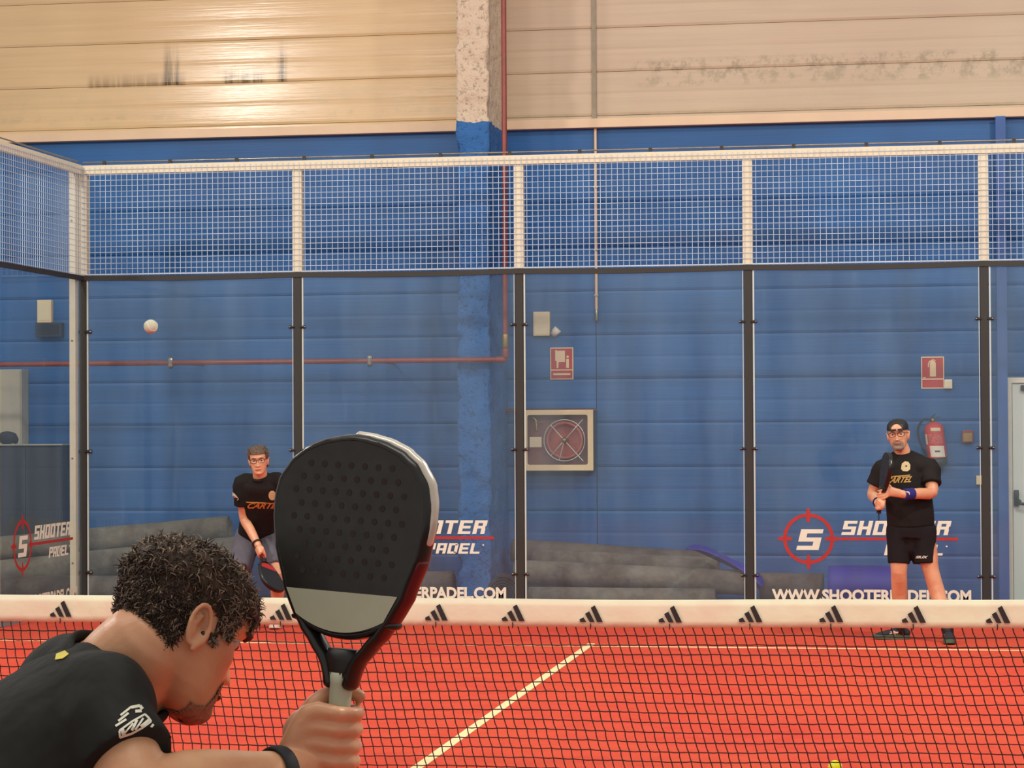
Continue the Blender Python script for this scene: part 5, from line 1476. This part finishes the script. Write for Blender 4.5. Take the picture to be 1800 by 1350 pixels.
    def px_decal(name, polys, m, off=.002):
        bm = NB()
        for poly in polys:
            vs = [bm.verts.new(D(px, py, 2.6)) for px, py in poly]; bm.faces.new(vs)
        bmesh.ops.triangulate(bm, faces=[f for f in bm.faces if len(f.verts) > 4])
        bmesh.ops.subdivide_edges(bm, edges=bm.edges, cuts=2, use_grid_fill=True)
        bad = []
        for v in bm.verts:
            d = (v.co - CAM).normalized(); h = tr.ray_cast(CAM, d)
            if h[0] is not None: v.co = h[0] - d * off
            else: bad.append(v)
        bmesh.ops.delete(bm, geom=bad, context='VERTS')
        if bm.faces:
            o = link(name, bm, m, shirt); s = o.modifiers.new('s', 'SOLIDIFY'); s.thickness = .0008
    def stroke(pts, w_):
        out = []
        for (a, b), (c, d) in zip(pts, pts[1:]):
            L_ = math.hypot(c - a, d - b); nx, ny = -(d - b) / L_ * w_ / 2, (c - a) / L_ * w_ / 2
            out.append([(a + nx, b + ny), (c + nx, d + ny), (c - nx, d - ny), (a - nx, b - ny)])
        return out
    px_decal('neck_print', [[(99, 1150), (114, 1144), (121, 1150), (110, 1158), (97, 1160)]], mat('neckyellow', srgb(206, 190, 60), .6), .003)
    P = []
    P += stroke([(211, 1297), (210, 1284), (232, 1268), (255, 1255), (262, 1262), (266, 1268), (250, 1280), (232, 1290), (211, 1297)], 3.2)
    P += stroke([(214, 1280), (218, 1292)], 7)
    P += stroke([(220, 1288), (234, 1271)], 3.2) + stroke([(232, 1284), (241, 1265)], 4.5) + stroke([(238, 1283), (252, 1262)], 3.4) + stroke([(248, 1277), (262, 1265)], 5)
    P += stroke([(212, 1257), (231, 1242)], 3.6) + stroke([(208, 1267), (226, 1253)], 3.8) + stroke([(203, 1276), (222, 1264)], 3.8)
    P += stroke([(231, 1243), (246, 1240), (251, 1246)], 5) + stroke([(238, 1250), (249, 1249)], 5) + stroke([(266, 1278), (270, 1273)], 4)
    px_decal('sleeve_print', P, M['sticker'])
    # shorts
    bm = NB()
    tube(bm, [hips + (neck1 - hips).normalized() * .03, hips, hips - Vector((0, 0, .06))], [(.165, .12), (.17, .13), (.165, .12)], 24, side=sd, caps='flat')
    for hp_, kn in ((hipR, kR), (hipL, kL)):
        d = kn - hp_; tube(bm, [hp_ - d * .05, hp_ + d * .3, hp_ + d * .85], [.11, .112, .105], 24, k=3, caps='flat')
    link('shorts', remeshed(bm, .012, 3), M['shorts_far'], t)
    # watch
    d = (wr - elR).normalized(); q0 = D(488, 1357, 3.19); s1 = (Z - d * Z.dot(d)).normalized(); s2 = d.cross(s1)
    bm = NB(); tube(bm, [q0 + (s1 * math.cos(i * PI / 18)) * .0325 + s2 * (math.sin(i * PI / 18) * .0325) for i in range(36)], (.0115, .0035), 10, closed=True, side=d); wt = link('watch_band', bm, M['rubber'], t, smooth=True)
    bm = NB(); tube(bm, [q0 + (s1 * .45 + s2 * .9).normalized() * .032, q0 + (s1 * .45 + s2 * .9).normalized() * .044], [.018, .017], 20, caps='flat'); link('watch_face', bm, M['blackgloss'], wt, smooth=True)
    # face
    for s in (-1, 1):
        e = Vector((s * .032, .0695, .026)); bm = NB(); ellipsoid(bm, T(e), (.0125, .0125, .0125), n=16, m=10); eye = link('eye', bm, M['eyewhite'], t, smooth=True)
        bm = NB(); ellipsoid(bm, T(e + Vector((0, .0092, -.002))), (.006, .006, .006), n=12, m=8); link('iris', bm, M['eye'], eye, smooth=True)
        bm = NB(); tube(bm, [T(head_pt(PI / 2 - s * a, .045 + .004 * (i == 1)) + Vector((0, .003, 0))) for i, a in enumerate((.16, .38, .66))], [.003, .005, .002], 8, k=3); link('eyebrow', bm, M['brow'], t, smooth=True)
        bm = NB(); ellipsoid(bm, T(Vector((s * .0775, .003, -.004))), (.0045, .0045, .006), n=12, m=8); link('ear_canal', bm, M['eye'], t, smooth=True)
    bm = NB(); tube(bm, [T(Vector((x, .099 - 3 * x * x, -.049))) for x in (-.024, -.012, 0, .012, .024)], [.0025, .0045, .005, .0045, .0025], 10); link('mouth', bm, M['lips'], t, smooth=True)
    patch(T, lambda p: p.y > .05 and (p.z < -.056 and abs(p.x) < .042 or (-.044 < p.z < -.030 and abs(p.x) < .034) or (abs(abs(p.x) - .033) < .008 and -.062 < p.z < -.037)), .0022, .001, mat('stubble', srgb(158, 106, 80), .9, var=.35, nscale=150, bump=.5), 'beard', t, jitter=.002)
    # hair
    def cond(p):
        if p.y > .052: return p.z > .062
        if p.y > .028: return p.z > .030 or (abs(p.x) > .05 and p.z > .012)
        if p.y > .012: return p.z > .030 or (p.z > -.005 and p.y > .018)
        if p.y > -.022: return p.z > .036
        return p.z > -.048 + .45 * max(0, .0 - (-.022 - p.y) + .02)
    def comb(p):
        return Vector((0, .35, .0)) if p.z > .07 else Vector((0, -.15 if p.y < 0 else .1, -.55))
    def gf(p):
        if p.y > .015: return .75
        if p.z > .06: return .38
        return .12
    global off_fn
    off_fn = lambda p: .006 * max(0, min(1, (p.z - .03) / .06)) + .006 * max(0, p.y / .08) * (p.z > .05)
    hair_shell(t, T, cond, .003, M['hairdark'], 8500, .0145, (M['hairdark'], M['hairgrey']), .3, 11, radius=.0010, comb=comb, greyfn=gf, curl=.38)
    off_fn = None
    # shoes
    for an, kn in ((aR, kR), (aL, kL)):
        d = (kn - an).normalized(); bm = NB(); tube(bm, [an - Vector((0, 0, .05)), an, an + d * .09], [.042, .042, .046], 16, caps='flat'); link('sock', bm, M['black'], t, smooth=True)
        shoe(t, an, (1, .25), M['rubber'], M['white'], None)
    r = thing('padel_racket', 'large black padel racket with pale band raised in the foreground', 'racket', org)
    racket(RT, r, band=M['racketband'])
right_player(); left_player(); near_player()
